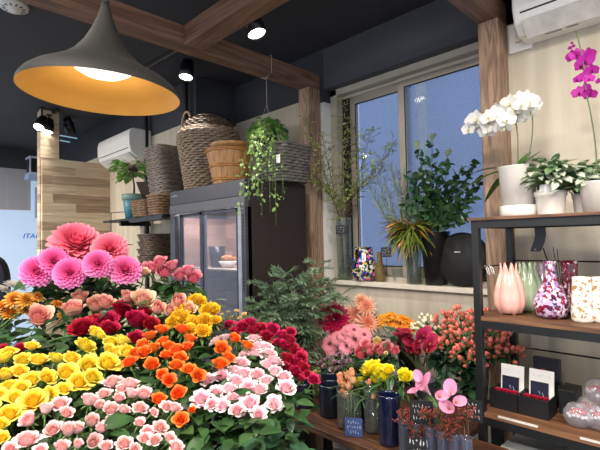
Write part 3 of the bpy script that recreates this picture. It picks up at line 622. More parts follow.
# ------------------------------------------------------------------ flower kit
def petal_mesh(mb, phi, prof, W, base_r=.0, nu=2, tone=(.0, .0), ruffle=0, pinch=0, cup=.0, wpow=.6, notch=.12, M=None):
    """prof: list of (r,z) from base to tip; W: full width; wraps round the axis"""
    vs = []; fs = []; T = []; n = len(prof)-1; m = 2*nu+1
    for i in range(n+1):
        v = i/n; w = W*.5*(math.sin(PI*min(.5, v*.62+.04))**wpow if pinch == 0 else math.sin(PI*min(1, (v*.93+.05)))**wpow)
        for j in range(-nu, nu+1):
            u = j/nu; vv = max(0, v-notch*u*u*v); k = vv*n; a = int(min(n-1, k)); f = k-a
            r = prof[a][0]*(1-f)+prof[a+1][0]*f; z = prof[a][1]*(1-f)+prof[a+1][1]*f
            ang = phi+u*w/(r+.22*W+base_r); rr = r-cup*w*abs(u)**2*.5
            if ruffle: z += ruffle*math.sin(u*7+phi*5)*v*v; rr += ruffle*math.cos(u*9+phi*3)*v*v
            vs.append((rr*math.cos(ang), rr*math.sin(ang), z)); T.append(tone[0]*(1-v)+tone[1]*v)
    for i in range(n):
        for j in range(m-1): a = i*m+j; fs.append((a, a+1, a+m+1, a+m))
    mb.add(vs, fs, T, M)
def rose_mb(seed, n=19, openness=1.0, ruffle=0.0, tight=.0, W=.74, R0=.5):
    n = int(n*1.55)
    """unit rose: about 1 across when fully open"""
    rs = random.Random(seed); mb = MB(); phi = rs.random()*6
    for i in range(n):
        k = i/(n-1); phi += 2.39996+rs.uniform(-.2, .2)
        L = (.50+.10*k)*(1+rs.uniform(-.05, .05)); tend = R(-12)+R(66)*openness*(max(0, k-tight)/(1-tight+1e-6))**1.35; curl = R(70)*openness*max(0, k-.1)
        r = .012+.10*k; z = .0; prof = [(r, z)]; N = 6; t0 = R(24)+R(58)*k**.5
        for s in range(1, N+1):
            v = s/N; q = min(1, v*1.8); tilt = t0*(1-q)+tend*q+curl*max(0, v-.72)/.28
            r += math.sin(tilt)*L/N; z += math.cos(tilt)*L/N; prof.append((max(.004+.03*k, r), z))
        petal_mesh(mb, phi, prof, W*(.42+.62*k), tone=(k*.4, min(1, k*.55+.45*k**.5+.05)), ruffle=ruffle*(.5+k)+.006, cup=.08, notch=.1+.12*k)
    return mb
def bud_mb(seed): return rose_mb(seed, 11, .18, 0, .2)
def dahlia_mb(seed, n=130, W=.155, quill=.5, flat=.78, L0=.14, L1=.40, up=.16):
    rs = random.Random(seed); mb = MB()
    for i in range(n):
        k = (i+.5)/n; phi = i*2.39996; pol = R(8)+R(104)*k**.8*flat*1.15
        L = L0+(L1-L0)*k**.6*(1+rs.uniform(-.05, .05)); d0 = Vector((math.sin(pol), 0, math.cos(pol)))
        base = Vector((.09*math.sin(pol), 0, up+.05*math.cos(pol)))
        vs = []; fs = []; T = []; nn = 4
        side = Vector((0, 1, 0)); nrm = side.cross(d0)*-1
        for s in range(nn+1):
            v = s/nn; w = W*(.45+.6*k)*.5*math.sin(PI*min(.99, .12+v*.8))**.7*(1 if s < nn else .25)
            c = base+d0*L*v+nrm*(.10*L*v*v)
            for j in (-1, 0, 1): vs.append(c+side*w*j+nrm*(abs(j)*w*quill)); T.append(min(1, k*.45+.5*v))
        for s in range(nn):
            for j in range(2): a = s*3+j; fs.append((a, a+1, a+4, a+3))
        mb.add(vs, fs, T, Matrix.Rotation(phi, 4, 'Z') @ Matrix.Rotation(rs.uniform(-.06, .06), 4, 'Y'))
    return mb
def gerbera_mb(seed, n=22, rings=2, W=.15):
    rs = random.Random(seed); mb = MB()
    for r in range(rings):
        for i in range(n):
            a = 2*PI*(i+.5*r)/n+rs.uniform(-.05, .05); L = (.5-.1*r); leafm(mb, L-.08, W, Matrix.Rotation(a, 4, 'Z') @ Matrix.Translation((.08, 0, .1+.03*r)) @ Matrix.Rotation(-.12-.25*r+rs.uniform(-.08, .08), 4, 'Y'), .25, .25, .7, 1, 4, 1.0-.25*r)
    for i in range(60):
        k = i/60; a = i*2.4; rr = .13*math.sqrt(k); c = Vector((rr*math.cos(a), rr*math.sin(a), .12+.03*(1-k))); tube(mb, [c, c+Vector((math.cos(a)*.01, math.sin(a)*.01, .035))], [.013, .009], 4, tone=.0 if k < .6 else .35)
    return mb
def carnation_mb(seed, n=46):
    rs = random.Random(seed); mb = MB()
    for i in range(n):
        k = i/(n-1); phi = i*2.4; tend = R(75)*k; L = .42+rs.uniform(-.05, .05); r = .02; z = .05; prof = [(r, z)]
        for s in range(1, 6):
            v = s/5; t = R(10)*(1-v)+tend*v; r += math.sin(t)*L/5; z += math.cos(t)*L/5; prof.append((r, z))
        petal_mesh(mb, phi, prof, .4, tone=(.2, .3+.6*rs.random()), ruffle=.035, nu=3, wpow=1.2)
    return mb
def calyx_mb(seed, s=1.0):
    mb = MB(); lathe(mb, [(.0, -.14), (.05, -.13), (.085, -.06), (.075, .0), (.03, .03)], 8)
    for i in range(5): leafm(mb, .42*s, .13, Matrix.Rotation(i*1.2566+.3, 4, 'Z') @ Matrix.Translation((.05, 0, -.02)) @ Matrix.Rotation(R(-30+seed*18 % 50), 4, 'Y'), .2, .5, 1, 1, 3)
    return mb
P = {}
P['yellow'] = petal('yellow_petal', 'f0a91c', 'fbec70', 'f7d838'); P['gold'] = petal('gold_petal', 'f0a414', 'fbd648', 'f6bf28')
P['peach'] = petal('peach_pink_petal', 'ee9684', 'f8dcdc', 'f3bcb8'); P['orange'] = petal('orange_petal', 'd8400d', 'f58a3e', 'ef6a1e')
P['blush'] = petal('blush_petal', 'ee8fa6', 'fbeceb', 'f8c8d0'); P['crimson'] = petal('crimson_petal', '7d0a26', 'c2244c', 'a3163a', .1)
P['red'] = petal('deep_red_petal', '7a0720', 'b81c3c', '9c1030', .1); P['bigpeach'] = petal('salmon_petal', 'c8545c', 'f0c1a6', 'e0938a')
P['bigcream'] = petal('cream_rose_petal', 'd98a86', 'f4e0bc', 'eeb9a2'); P['pink'] = petal('rose_pink_petal', 'd2566e', 'f0a3ae', 'e67c90')
P['dahlia'] = petal('dahlia_pink_petal', 'e83c78', 'f6a2d4', 'f070b0'); P['dahlia2'] = petal('dahlia_salmon_petal', 'e84a70', 'fdaab4', 'f8809a')
P['bronze'] = petal('bronze_petal', 'b04a18', 'f8d468', 'e59a38'); P['wine'] = petal('wine_petal', '9c0c2c', 'd42c50', 'bc1840', .14)
P['apricot'] = petal('apricot_petal', 'ee8a66', 'fcdcbc', 'f6b896'); P['marigold'] = petal('marigold_petal', 'd9780f', 'fbb245', 'f29a2c')
P['gerbera'] = petal('gerbera_petal', 'b8486a', 'f8a8b2', 'e77f94'); P['coral'] = petal('coral_petal', 'ea6a80', 'fab6b8', 'f48c9c')
P['plum'] = petal('plum_petal', '6a3c4a', 'd8c0c8', 'a07c8a', .1); P['lemon'] = petal('lemon_petal', 'ecd814', 'fbf04a', 'f6e424')
P['tulip'] = petal('tulip_petal', 'ee8e60', 'fbc8a0', 'f6ae80'); P['callar'] = petal('red_calla', '5a0a26', 'a82548', '8a1638', .1)
P['callap'] = petal('pink_calla', 'f9dfe6', 'e898c0', 'f2b8d2'); P['white'] = petal('white_petal', 'ded28e', 'f1eee9', 'eae4da', .25)
P['creamy'] = petal('cream_petal', 'f0c06a', 'f7e4b6', 'f4d48e')
MESH = {}
def M_(key, fn, m, smooth=True):
    if key not in MESH: MESH[key] = fn().mesh(key[0] if isinstance(key, tuple) else key, m, smooth)
    return MESH[key]
def variants(kind, colour, n, fn): return [M_((kind, colour, i), (lambda i=i: fn(i)), P[colour]) for i in range(n)]
CAL = [M_(('calyx', i), (lambda i=i: calyx_mb(i)), M_stem) for i in range(3)]
LEAFPOS = []
def flower(name, target, size, bloom, axis, foot, mouth, label=None, cat='flower', group=None, stem_m=None, stem_r=.0022, leaves=2, leaf_m=None, leaf_s=(.035, .055), leaf_w=.55, calyx=True, lift=.28, bname='bloom', sepal=.9):
    axis = Vector(axis).normalized(); base = Vector(target)-axis*size*lift; foot = Vector(foot); mouth = Vector(mouth)
    t = thing(name, foot, label or '', cat, group)
    b = ob(bname, bloom, t, base-foot); b.rotation_mode = 'QUATERNION'; b.rotation_quaternion = frame_to(axis, rnd(0, 6.28)); s = size*rnd(.94, 1.06); b.scale = (s, s, s*rnd(.9, 1.08))
    if calyx: c = ob('calyx', random.choice(CAL), t, base-foot); c.rotation_mode = 'QUATERNION'; c.rotation_quaternion = b.rotation_quaternion; c.scale = [size*sepal]*3
    L = (base-mouth).length; pts = bez(base, base-axis*L*.35, mouth+Vector((0, 0, L*.3)), mouth, 8)+[mouth.lerp(foot, .5), foot]; pts = [p-foot for p in pts]
    m = MB(); tube(m, pts, stem_r, 5); m.build('stem', stem_m or M_stem, t, True)
    if leaves:
        m = MB()
        for i in range(leaves):
            k = rnd(1.2, 5); p = pts[int(k)].lerp(pts[int(k)+1], k % 1); a = rnd(0, 6.28); l = rnd(*leaf_s)
            for q in (-.9, 0, .9) if leaf_w > .4 else (0,):
                leafm(m, l*(1 if q == 0 else .8), l*leaf_w, Matrix.Translation(p) @ Matrix.Rotation(a, 4, 'Z') @ Matrix.Rotation(rnd(-.2, .5), 4, 'Y') @ Matrix.Translation((l*.45 if q == 0 else l*.15, 0, 0)) @ Matrix.Rotation(q, 4, 'Z'), .2, .35)
        m.build('leaves', leaf_m or M_leaf, t, True)
    return t
ORD = ['first', 'second', 'third', 'fourth', 'fifth', 'sixth', 'seventh', 'eighth', 'ninth', 'tenth', 'eleventh', 'twelfth']
def rows_label(items, desc, cat_name, per=7):
    """items [(thing, x, y)] get a label saying which row of the bunch and which place in it"""
    n = len(items); nr = max(1, round(n/per)); items = sorted(items, key=lambda q: q[2])
    for r in range(nr):
        row = sorted(items[r*n//nr:(r+1)*n//nr], key=lambda q: q[1])
        rn = '' if nr == 1 else (', top row' if r == 0 else ', lowest row' if r == nr-1 else ', %s row' % ORD[r])
        for i, (t, x, y) in enumerate(row):
            pos = ', leftmost' if i == 0 else ', rightmost' if i == len(row)-1 else ', '+ORD[i]+' from left'
            if len(row) == 1: pos = ''
            t['label'] = '%s%s%s of %s' % (desc, pos, rn, cat_name)
TOCAM = lambda p: (EYE-Vector(p)).normalized()
def bucket(x, y, z0, h, r, label, m=None, name='flower_bucket', cat='bucket', group='black flower buckets on the display table'):
    t = thing(name, (x, y, z0), label, cat, group); b = MB()
    lathe(b, [(0, 0), (r*.78, 0), (r, h-.01), (r+.006, h-.008), (r+.006, h), (r-.004, h), (r*.74, .008), (0, .008)], 24); b.build('bucket_wall', m or M_blackp, t, True)
    w = MB(); lathe(w, [(0, h*.5), (r*.86, h*.5)], 24); w.build('water', glass('bucket_water', 'b0c0b8', .8), t)
    return t
def bunch(name, pts, tf, colour, fn, nvar, desc, bunchname, group, real=None, up=1.0, tc=.5, rr=.35, bucket_xy=None, bucket_r=.085, drop=.17, leaves=3, leaf_s=(.03, .05), leaf_m=None, small=None, cat='flower', z0=.62, blabel=None, leaf_w=.55, calyx=True, stem_r=.0022, lift=.28, foot_z=None, sepal=.9, make_bucket=True):
    vs = variants(name, colour, nvar, fn); P3 = []
    for (x, y, w) in pts:
        d = tf(x, y); t = d if isinstance(d, (int, float)) else None
        p = dep(x, y, t) if t is not None else d; depth = (p-EYE).dot(FW)
        P3.append((p, w*depth/FP*1.12, x, y))
    cx = sum(p[0].x for p in P3)/len(P3); cyy = sum(p[0].y for p in P3)/len(P3)
    if bucket_xy: cx, cyy = bucket_xy
    zm = min(p[0].z for p in P3)-drop; zm = max(zm, z0+.1)
    if make_bucket: bucket(cx, cyy, z0, zm-z0, bucket_r, blabel or 'black bucket holding the '+bunchname)
    items = []
    for (p, s, x, y) in P3:
        ax = Vector((0, 0, 1))*up+TOCAM(p)*tc+(p-Vector((cx, cyy, p.z)))*2.2+rvec(rr)
        a = rnd(0, 6.28); q = bucket_r*.75*math.sqrt(random.random()); m = Vector((cx+q*math.cos(a), cyy+q*math.sin(a), zm)); f = Vector((cx+q*.75*math.cos(a+.4), cyy+q*.75*math.sin(a+.4), z0+.012))
        t = flower(name, p, s, random.choice(vs), ax, f, m, cat=cat, group=group, leaves=leaves, leaf_s=leaf_s, leaf_m=leaf_m, leaf_w=leaf_w, calyx=calyx, stem_r=stem_r, lift=lift, sepal=sepal)
        items.append((t, x, y))
    rows_label(items, desc, bunchname)
    return P3
def D(pts): return [(p if len(p) == 3 else (*p, None)) for p in pts]
def W(default, pts): return [(p[0], p[1], p[2] if len(p) > 2 else default) for p in pts]
def tL(x, y):
    k = [(450, .93), (440, .96), (400, 1.10), (370, 1.25), (340, 1.42), (310, 1.60), (280, 1.76), (240, 1.9)]
    for (a, ta), (b, tb) in zip(k, k[1:]):
        if y >= b: return ta+(tb-ta)*(a-y)/(a-b)
    return 1.9
YEL = W(17, [(5.5, 374, 18), (23, 359, 17), (39, 359, 17), (57, 357, 17), (73, 358, 17), (89, 365, 21), (31, 379, 20), (48, 377, 16), (67, 372, 21), (80, 381, 21), (93, 377, 16), (9, 386), (16, 397), (33, 400, 23), (9, 414, 21), (50, 394, 15), (1, 396), (4, 357), (2, 437, 14), (32, 346, 13), (95, 332, 14), (87, 345, 19), (10, 352, 14), (109, 362, 22), (128, 352), (112, 342), (123, 340), (110, 350, 15), (101, 335, 12), (21, 388, 15), (64, 388, 14), (-12, 380, 18), (-12, 405, 20), (118, 352, 15), (1, 424, 16), (20, 370, 15)])
PEA = W(15, [(60, 403, 17), (46, 409), (90, 400, 17), (28, 420, 19), (27, 439, 22), (52, 429, 18), (69, 430, 17), (78, 428), (92, 421, 17), (62, 447, 16), (94, 441, 18), (10, 448, 14), (67, 412, 14), (113, 382, 17), (130, 383, 18), (104, 393, 14), (119, 398, 13), (144, 393, 17), (132, 393, 14), (141, 407, 15), (124, 409, 13), (111, 409, 15), (112, 421, 15), (140, 422, 12), (161, 427, 14), (148, 431, 13), (145, 438, 14), (155, 440, 12), (125, 443, 16), (177, 446, 16), (170, 438, 12), (154, 412, 9), (102, 428, 13), (106, 446, 13), (175, 408, 13), (40, 449, 14), (78, 444, 12), (100, 405, 13), (122, 388, 12), (135, 449, 12), (167, 406, 12)])
ORA = W(14, [(129, 361, 16), (152, 365, 15), (162, 374, 12), (169, 380), (178, 393, 16), (159, 399, 16), (181, 419, 15), (177, 365), (189, 369), (198, 375), (180, 357), (192, 410, 9), (144, 352), (153, 348), (167, 354), (176, 350), (162, 329), (150, 335), (163, 341, 15), (183, 329), (190, 339), (143, 345), (170, 347), (235, 338, 13), (248, 345, 13), (222, 348, 15), (229, 357), (220, 364, 15), (186, 347), (135, 353, 12)])
BLU = W(15, [(201, 399, 18), (215, 392, 17), (207, 379, 14), (222, 376, 15), (243, 373, 18), (229, 389), (233, 398, 16), (249, 388, 17), (259, 389, 16), (250, 402, 18), (222, 405, 14), (237, 410), (259, 414, 14), (274, 403, 16), (276, 371, 16), (275, 360), (286, 387, 18), (257, 374), (268, 353, 14), (253, 353, 13), (242, 362), (235, 370), (215, 340, 12), (224, 337, 12), (254, 338, 13), (258, 345), (266, 347, 13), (274, 405, 12), (244, 354, 12), (236, 380), (266, 380, 14), (212, 404, 12), (268, 364, 14), (246, 398, 14), (284, 376, 14)])
CRI = W(14, [(216, 325, 13), (228, 324, 11), (242, 327), (250, 322), (254, 330), (262, 327), (273, 329), (267, 336), (282, 335), (290, 340), (285, 346), (293, 348), (287, 358, 14), (295, 362), (298, 353), (285, 366, 11), (303, 367), (296, 372), (301, 378, 9), (314, 379, 13), (291, 331, 11), (301, 358), (278, 342, 11), (236, 331, 11), (308, 374, 9)])
for nm, L, k in (('y', YEL, 0),): pass
bunch('spray_rose', YEL, tL, 'yellow', lambda i: rose_mb(10+i, 19, (.85, .75, .62, .9)[i]), 4, 'yellow spray rose', 'the yellow roses at left', 'yellow spray roses at lower left', bucket_xy=(-1.42, .30), bucket_r=.1)
bunch('spray_rose', PEA, tL, 'peach', lambda i: rose_mb(30+i, 17, (.8, .62, .45, .88)[i], .012), 4, 'pale peach-pink spray rose', 'the bunch at the bottom', 'peach-pink spray roses at the bottom', bucket_xy=(-1.12, .34), bucket_r=.1, tc=.6)
bunch('spray_rose', ORA, tL, 'orange', lambda i: rose_mb(50+i, 18, (.72, .5, .62, .8)[i]), 4, 'orange spray rose', 'the orange roses in the middle', 'orange spray roses', bucket_xy=(-1.25, .66), bucket_r=.1)
bunch('spray_rose', BLU, lambda x, y: tL(x, y)+.05, 'blush', lambda i: rose_mb(70+i, 17, (1.0, .75, .9, .85)[i], .03), 4, 'white and pink spray rose', 'the white-pink bunch', 'white-pink spray roses', bucket_xy=(-1.02, .76), bucket_r=.09, tc=.55)
bunch('spray_rose', CRI, lambda x, y: 1.62-(y-325)*.0035, 'crimson', lambda i: rose_mb(90+i, 15, (.75, .5, .9)[i], .01), 3, 'small crimson spray rose', 'the crimson roses', 'crimson spray roses', bucket_xy=(-1.2, 1.0), bucket_r=.09)
bunch('rose', W(18, [(107, 318, 21), (122, 309, 20), (110, 328, 18), (137, 320, 23), (152, 324, 18), (136, 338, 15), (83, 327, 25), (18, 349, 17), (2, 352, 15), (145, 312, 14), (96, 320, 14)]), lambda x, y: tL(x, y)+.03, 'red', lambda i: rose_mb(110+i, 24, (.65, .8, .6)[i], .02), 3, 'large deep red rose', 'the deep red roses', 'large deep red roses', bucket_xy=(-1.6, .62), bucket_r=.09, tc=.7, leaf_s=(.04, .07))
bunch('rose', W(22, [(39, 316, 27), (73, 308, 24), (80, 297, 20), (95, 304, 23), (105, 302, 20), (128, 297, 17), (158, 308, 19), (178, 302, 19), (170, 311, 17)]), tL, 'bigpeach', lambda i: rose_mb(130+i, 15, (.45, .35, .55)[i], 0, .1), 3, 'large salmon-pink rose half open', 'the salmon roses', 'large half-open salmon roses', bucket_xy=(-1.72, .42), bucket_r=.08, tc=.9, leaf_s=(.04, .07), sepal=.7)
bunch('rose', W(22, [(143, 300, 25), (144, 272, 12), (190, 308, 14)]), tL, 'bigcream', lambda i: rose_mb(140+i, 18, (.6, .5)[i]), 2, 'large cream rose tinged with pink', 'the cream roses', 'cream roses tinged with pink', bucket_xy=(-1.78, .72), bucket_r=.07, tc=.7)
bunch('rose', W(17, [(152, 267), (160, 262), (165, 271, 19), (180, 275, 18), (194, 277, 18), (147, 268, 15), (172, 265, 15), (188, 270, 14)]), lambda x, y: 1.86, 'pink', lambda i: rose_mb(150+i, 16, (.5, .6)[i], 0, .1), 2, 'mid-pink rose', 'the pink roses in front of the fridge', 'pink roses in front of the fridge', bucket_xy=(-1.76, .98), bucket_r=.08, leaf_s=(.05, .08))
bunch('ranunculus', W(30, [(197, 303, 32), (210, 312, 30), (181, 318, 32), (195, 322, 28), (203, 331, 26), (173, 322, 24), (188, 309, 28), (205, 321, 26), (190, 330, 22), (216, 320, 18), (175, 312, 20)]), lambda x, y: tL(x, y)+.02, 'gold', lambda i: carnation_mb(160+i, 60), 3, 'ruffled golden yellow bloom', 'the golden cluster', 'ruffled golden blooms', bucket_xy=(-1.44, .84), bucket_r=.08, rr=.2)
# dahlias and chrysanthemums
DAH = [(76, 245, 62, 'dahlia2'), (37, 272, 36, 'dahlia'), (70, 273, 38, 'dahlia'), (54, 262, 36, 'dahlia'), (98, 264, 34, 'dahlia'), (110, 250, 42, 'dahlia2'), (125, 270, 37, 'dahlia')]
bucket(-1.98, .66, .62, .5, .085, 'tall black bucket holding the pink dahlias')
its = []
for i, (x, y, w, c) in enumerate(DAH):
    p = dep(x, y, 1.78 if w > 50 else 1.74 if c == 'dahlia2' else 1.66+rnd(-.03, .03)); s = w*(p-EYE).dot(FW)/FP*1.0
    v = M_(('dahlia_bloom', c, i % 2), (lambda i=i: dahlia_mb(200+i % 2, 120, .25, .35, .82, L0=.2, L1=.37)), P[c])
    ax = Vector((0, 0, .9 if w > 50 else .35))+TOCAM(p)*1.0+rvec(.18)
    q = Vector((rnd(-.05, .05), rnd(-.05, .05), 0)); t = flower('dahlia', p, s*1.02, v, ax, Vector((-1.98, .66, .632))+q*.7, Vector((-1.98, .66, 1.12))+q, cat='flower', group='big pink dahlias', stem_r=.0045, stem_m=M_stemd, leaves=4, leaf_s=(.05, .09), lift=.15, bname='bloom')
    its.append((t, x, y))
rows_label(its[1:], 'round pink dahlia', 'the pink dahlias', 9); its[0][0]['label'] = 'largest salmon-pink dahlia standing on top of the other pink dahlias'
bunch('chrysanthemum', W(20, [(2, 304, 20), (14, 298, 20), (27, 299, 19), (10, 312, 18), (24, 309, 16), (58, 303, 14), (64, 314, 13), (38, 296, 12)]), lambda x, y: 1.7, 'bronze', lambda i: dahlia_mb(220+i, 80, .11, .7, .8, .14, .42), 2, 'bronze and yellow chrysanthemum', 'the bronze flowers under the dahlias', 'bronze chrysanthemums', bucket_xy=(-2.0, .30), bucket_r=.08, calyx=False, drop=.15, rr=.5)
bunch('chrysanthemum', W(22, [(16, 284, 22), (3, 288, 16)]), lambda x, y: 1.85, 'white', lambda i: dahlia_mb(230, 90, .12), 1, 'cream-white chrysanthemum', 'the pair behind the bronze flowers', 'cream chrysanthemums', bucket_xy=(-1.98, .08), bucket_r=.06, calyx=False)
# muted little blossoms at the fridge foot
bunch('spray_rose', W(7, [(237, 311, 8), (244, 314, 8), (228, 312, 6), (232, 317, 6), (240, 318, 7), (222, 314, 5)]), lambda x, y: 1.75, 'creamy', lambda i: carnation_mb(240), 1, 'tiny muted beige blossom', 'the beige sprig before the fridge', 'tiny beige blossoms', bucket_xy=(-1.42, 1.08), bucket_r=.04, leaf_s=(.02, .03))
leafmat('shaded_leaf', '1f3a26', '35583a', .1, .45)  # leaf green darkened: shade under the blooms put into the colour
# thick greenery under the blooms (nobody could count it)
def greenery(name, label, centres, n, spread, dz, ls, m, w=.6, kind=True):
    mb = MB(); rg = random.Random(5)
    for i in range(n):
        x, y = rg.choice(centres); t = tL(x, y) if y > 240 else 1.8; p = dep(x, y, t)+Vector((rg.uniform(-spread, spread), rg.uniform(-spread, spread), -rg.uniform(*dz)))
        # keep clear of the line of sight: leaves sit below the blooms
        l = rg.uniform(*ls); M = Matrix.Translation(p) @ Matrix.Rotation(rg.uniform(0, 6.28), 4, 'Z') @ Matrix.Rotation(rg.uniform(-.5, .5), 4, 'Y') @ Matrix.Rotation(rg.uniform(-.5, .5), 4, 'X'); leafm(mb, l, l*w, M, .2, .3, 1, 1, 4)
    o = mb.build(name, m, None, True); tag(o, label, 'foliage', None, 'stuff' if kind else None)
allc = [(a, b) for a, b, c in YEL+PEA+ORA+BLU]
greenery('rose_foliage', 'dense dark green rose leaves packed between and under the blooms', allc, 1900, .055, (.03, .15), (.035, .06), M_leaf)
allc = [(a, b) for a, b, *c in DAH[1:]]+[(20, 320), (60, 330), (100, 300), (150, 290), (180, 300), (200, 290), (30, 325), (70, 330), (120, 290), (45, 335), (15, 335), (10, 330)]
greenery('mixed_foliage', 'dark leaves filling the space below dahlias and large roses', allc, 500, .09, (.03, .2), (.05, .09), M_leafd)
greenery('hanging_leaves', 'big shade-darkened leaves hanging below the white-pink roses', [(200, 425), (215, 425), (230, 430), (245, 430), (255, 435), (270, 430), (190, 435), (285, 415), (280, 422), (210, 440), (240, 442), (265, 440), (292, 405)], 260, .05, (.05, .18), (.045, .07), MATS['shaded_leaf'])
greenery('hanging_leaves', 'single large green leaves standing among the orange roses', [(207, 345), (212, 352), (200, 355), (115, 430), (108, 425), (205, 358)], 14, .02, (.0, .04), (.05, .075), M_leaf, .6)
# ------------------------------------------------------------------ feathery greens between fridge and sill
def feather(root_xy, tip, z0, label, n=34, m=None, twig=.16, group='feathery grey-green branches', nl=9, ll=.035, seed=0):
    foot = Vector((*root_xy, z0)); tip = Vector(tip); t = thing('feathery_branch', foot, label, 'foliage branch', group); rg = random.Random(seed)
    pts = bez(Vector((0, 0, 0)), Vector((0, 0, .25)), (tip-foot)*.6+Vector((0, 0, .12)), tip-foot, 14)
    s = MB(); tube(s, pts, [.0035*(1-i/18) for i in range(15)], 5); f = MB()
    for i in range(n):
        k = 4.5+9.4*i/n; p = pts[int(k)].lerp(pts[min(14, int(k)+1)], k % 1); a = i*2.4+rg.uniform(-.4, .4); d = Vector((math.cos(a), math.sin(a), rg.uniform(.0, .9))).normalized(); L = twig*rg.uniform(.6, 1.15)*(1.15-.5*i/n)
        q = [p+d*L*v+Vector((0, 0, -.35*L*v*v)) for v in (0, .25, .5, .75, 1)]; tube(s, q, .0012, 4)
        for j in range(nl):
            v = (j+.7)/nl; c = p+d*L*v+Vector((0, 0, -.35*L*v*v))
            for sg in (-1, 1, 0):
                e = (d+rvec(.35)+d.cross(Vector((0, 0, 1)))*sg*1.0+Vector((0, 0, .25*(sg == 0)))).normalized(); leafm(f, ll*rg.uniform(.8, 1.3), .0085, Matrix.Translation(c) @ Vector((1, 0, 0)).rotation_difference(e).to_matrix().to_4x4(), .2, .4, 1, 1, 3)
    s.build('stem', M_stemd, t, True); f.build('leaflets', m or M_leafg, t, True)
fb = (-1.93, 1.84); bucket(-1.93, 1.84, .66, .3, .08, 'black bucket of feathery green branches on the window bench', group=None)
FT = [(268, 285, 1.72, 'leftmost in the lower left'), (285, 272, 1.75, 'the upright one reaching highest at left'), (258, 305, 1.62, 'low one drooping before the fridge side'), (300, 296, 1.75, 'in the middle of the clump'), (318, 262, 1.95, 'tallest one before the timber post'), (332, 278, 1.98, 'leaning right over the sill corner'), (345, 293, 1.95, 'rightmost, ending under the sill'), (280, 318, 1.62, 'front one hanging over the crimson roses'), (305, 330, 1.7, 'lower middle one above the bench'), (300, 365, 1.62, 'lowest one near the blue vase'), (255, 325, 1.55, 'lowest one at far left')]
for i, (x, y, Y, lb) in enumerate(FT): feather((fb[0]+rnd(-.04, .04), fb[1]+rnd(-.04, .04)), onY(x, y, Y), .68, 'feathery grey-green branch, '+lb, seed=i, twig=.17)
# ------------------------------------------------------------------ glass vases and tags
def vase(name, x, y, z, prof, m, label, cat='vase', group=None, water=None, fr=None, parts='vase_body', thick=.0025):
    t = thing(name, (x, y, z), label, cat, group); b = MB(); q = prof+[(max(.001, r-thick), zz) for r, zz in prof[::-1] if zz > .006]+[(.001, .008)]
    lathe(b, [(0, prof[0][1])]+q, 32, None, fr); b.build(parts, m, t, True)
    if water:
        b = MB(); lathe(b, [(0, .01)]+[(max(.002, r-thick*1.5), zz) for r, zz in prof if .01 < zz < water]+[(0, water)], 24); b.build('water', glass('vase_water', 'dde6dd', .95), t, True)
    return t
def price_tag(x, y, z, w, h, label, col='15161a', ink='e8e8e4', rows=3, rot=YAW, tilt=-.12, big=False, stick=None):
    t = thing('price_tag', (x, y, z), label, 'price tag', 'handwritten price tags', rot=(0, 0, rot)); M = Matrix.Rotation(tilt, 4, 'X')
    B(-w/2, w/2, -.0015, .0015, 0, h, M).build('tag_board', mat('board_'+col, col, .5, noise=.04), t)
    scribble(t, M @ Matrix.Translation((0, -.002, h/2)) @ Matrix.Rotation(PI/2, 4, 'X'), w, h, rows, mat('chalk_ink', ink, .7), .0012 if big else .0006)
    if stick: m = MB(); tube(m, [(0, .003, h*.3), (0, .003, -stick)], .0016, 5); m.build('tag_pick', M_black, t, True)
    return t
SZ = 1.2155
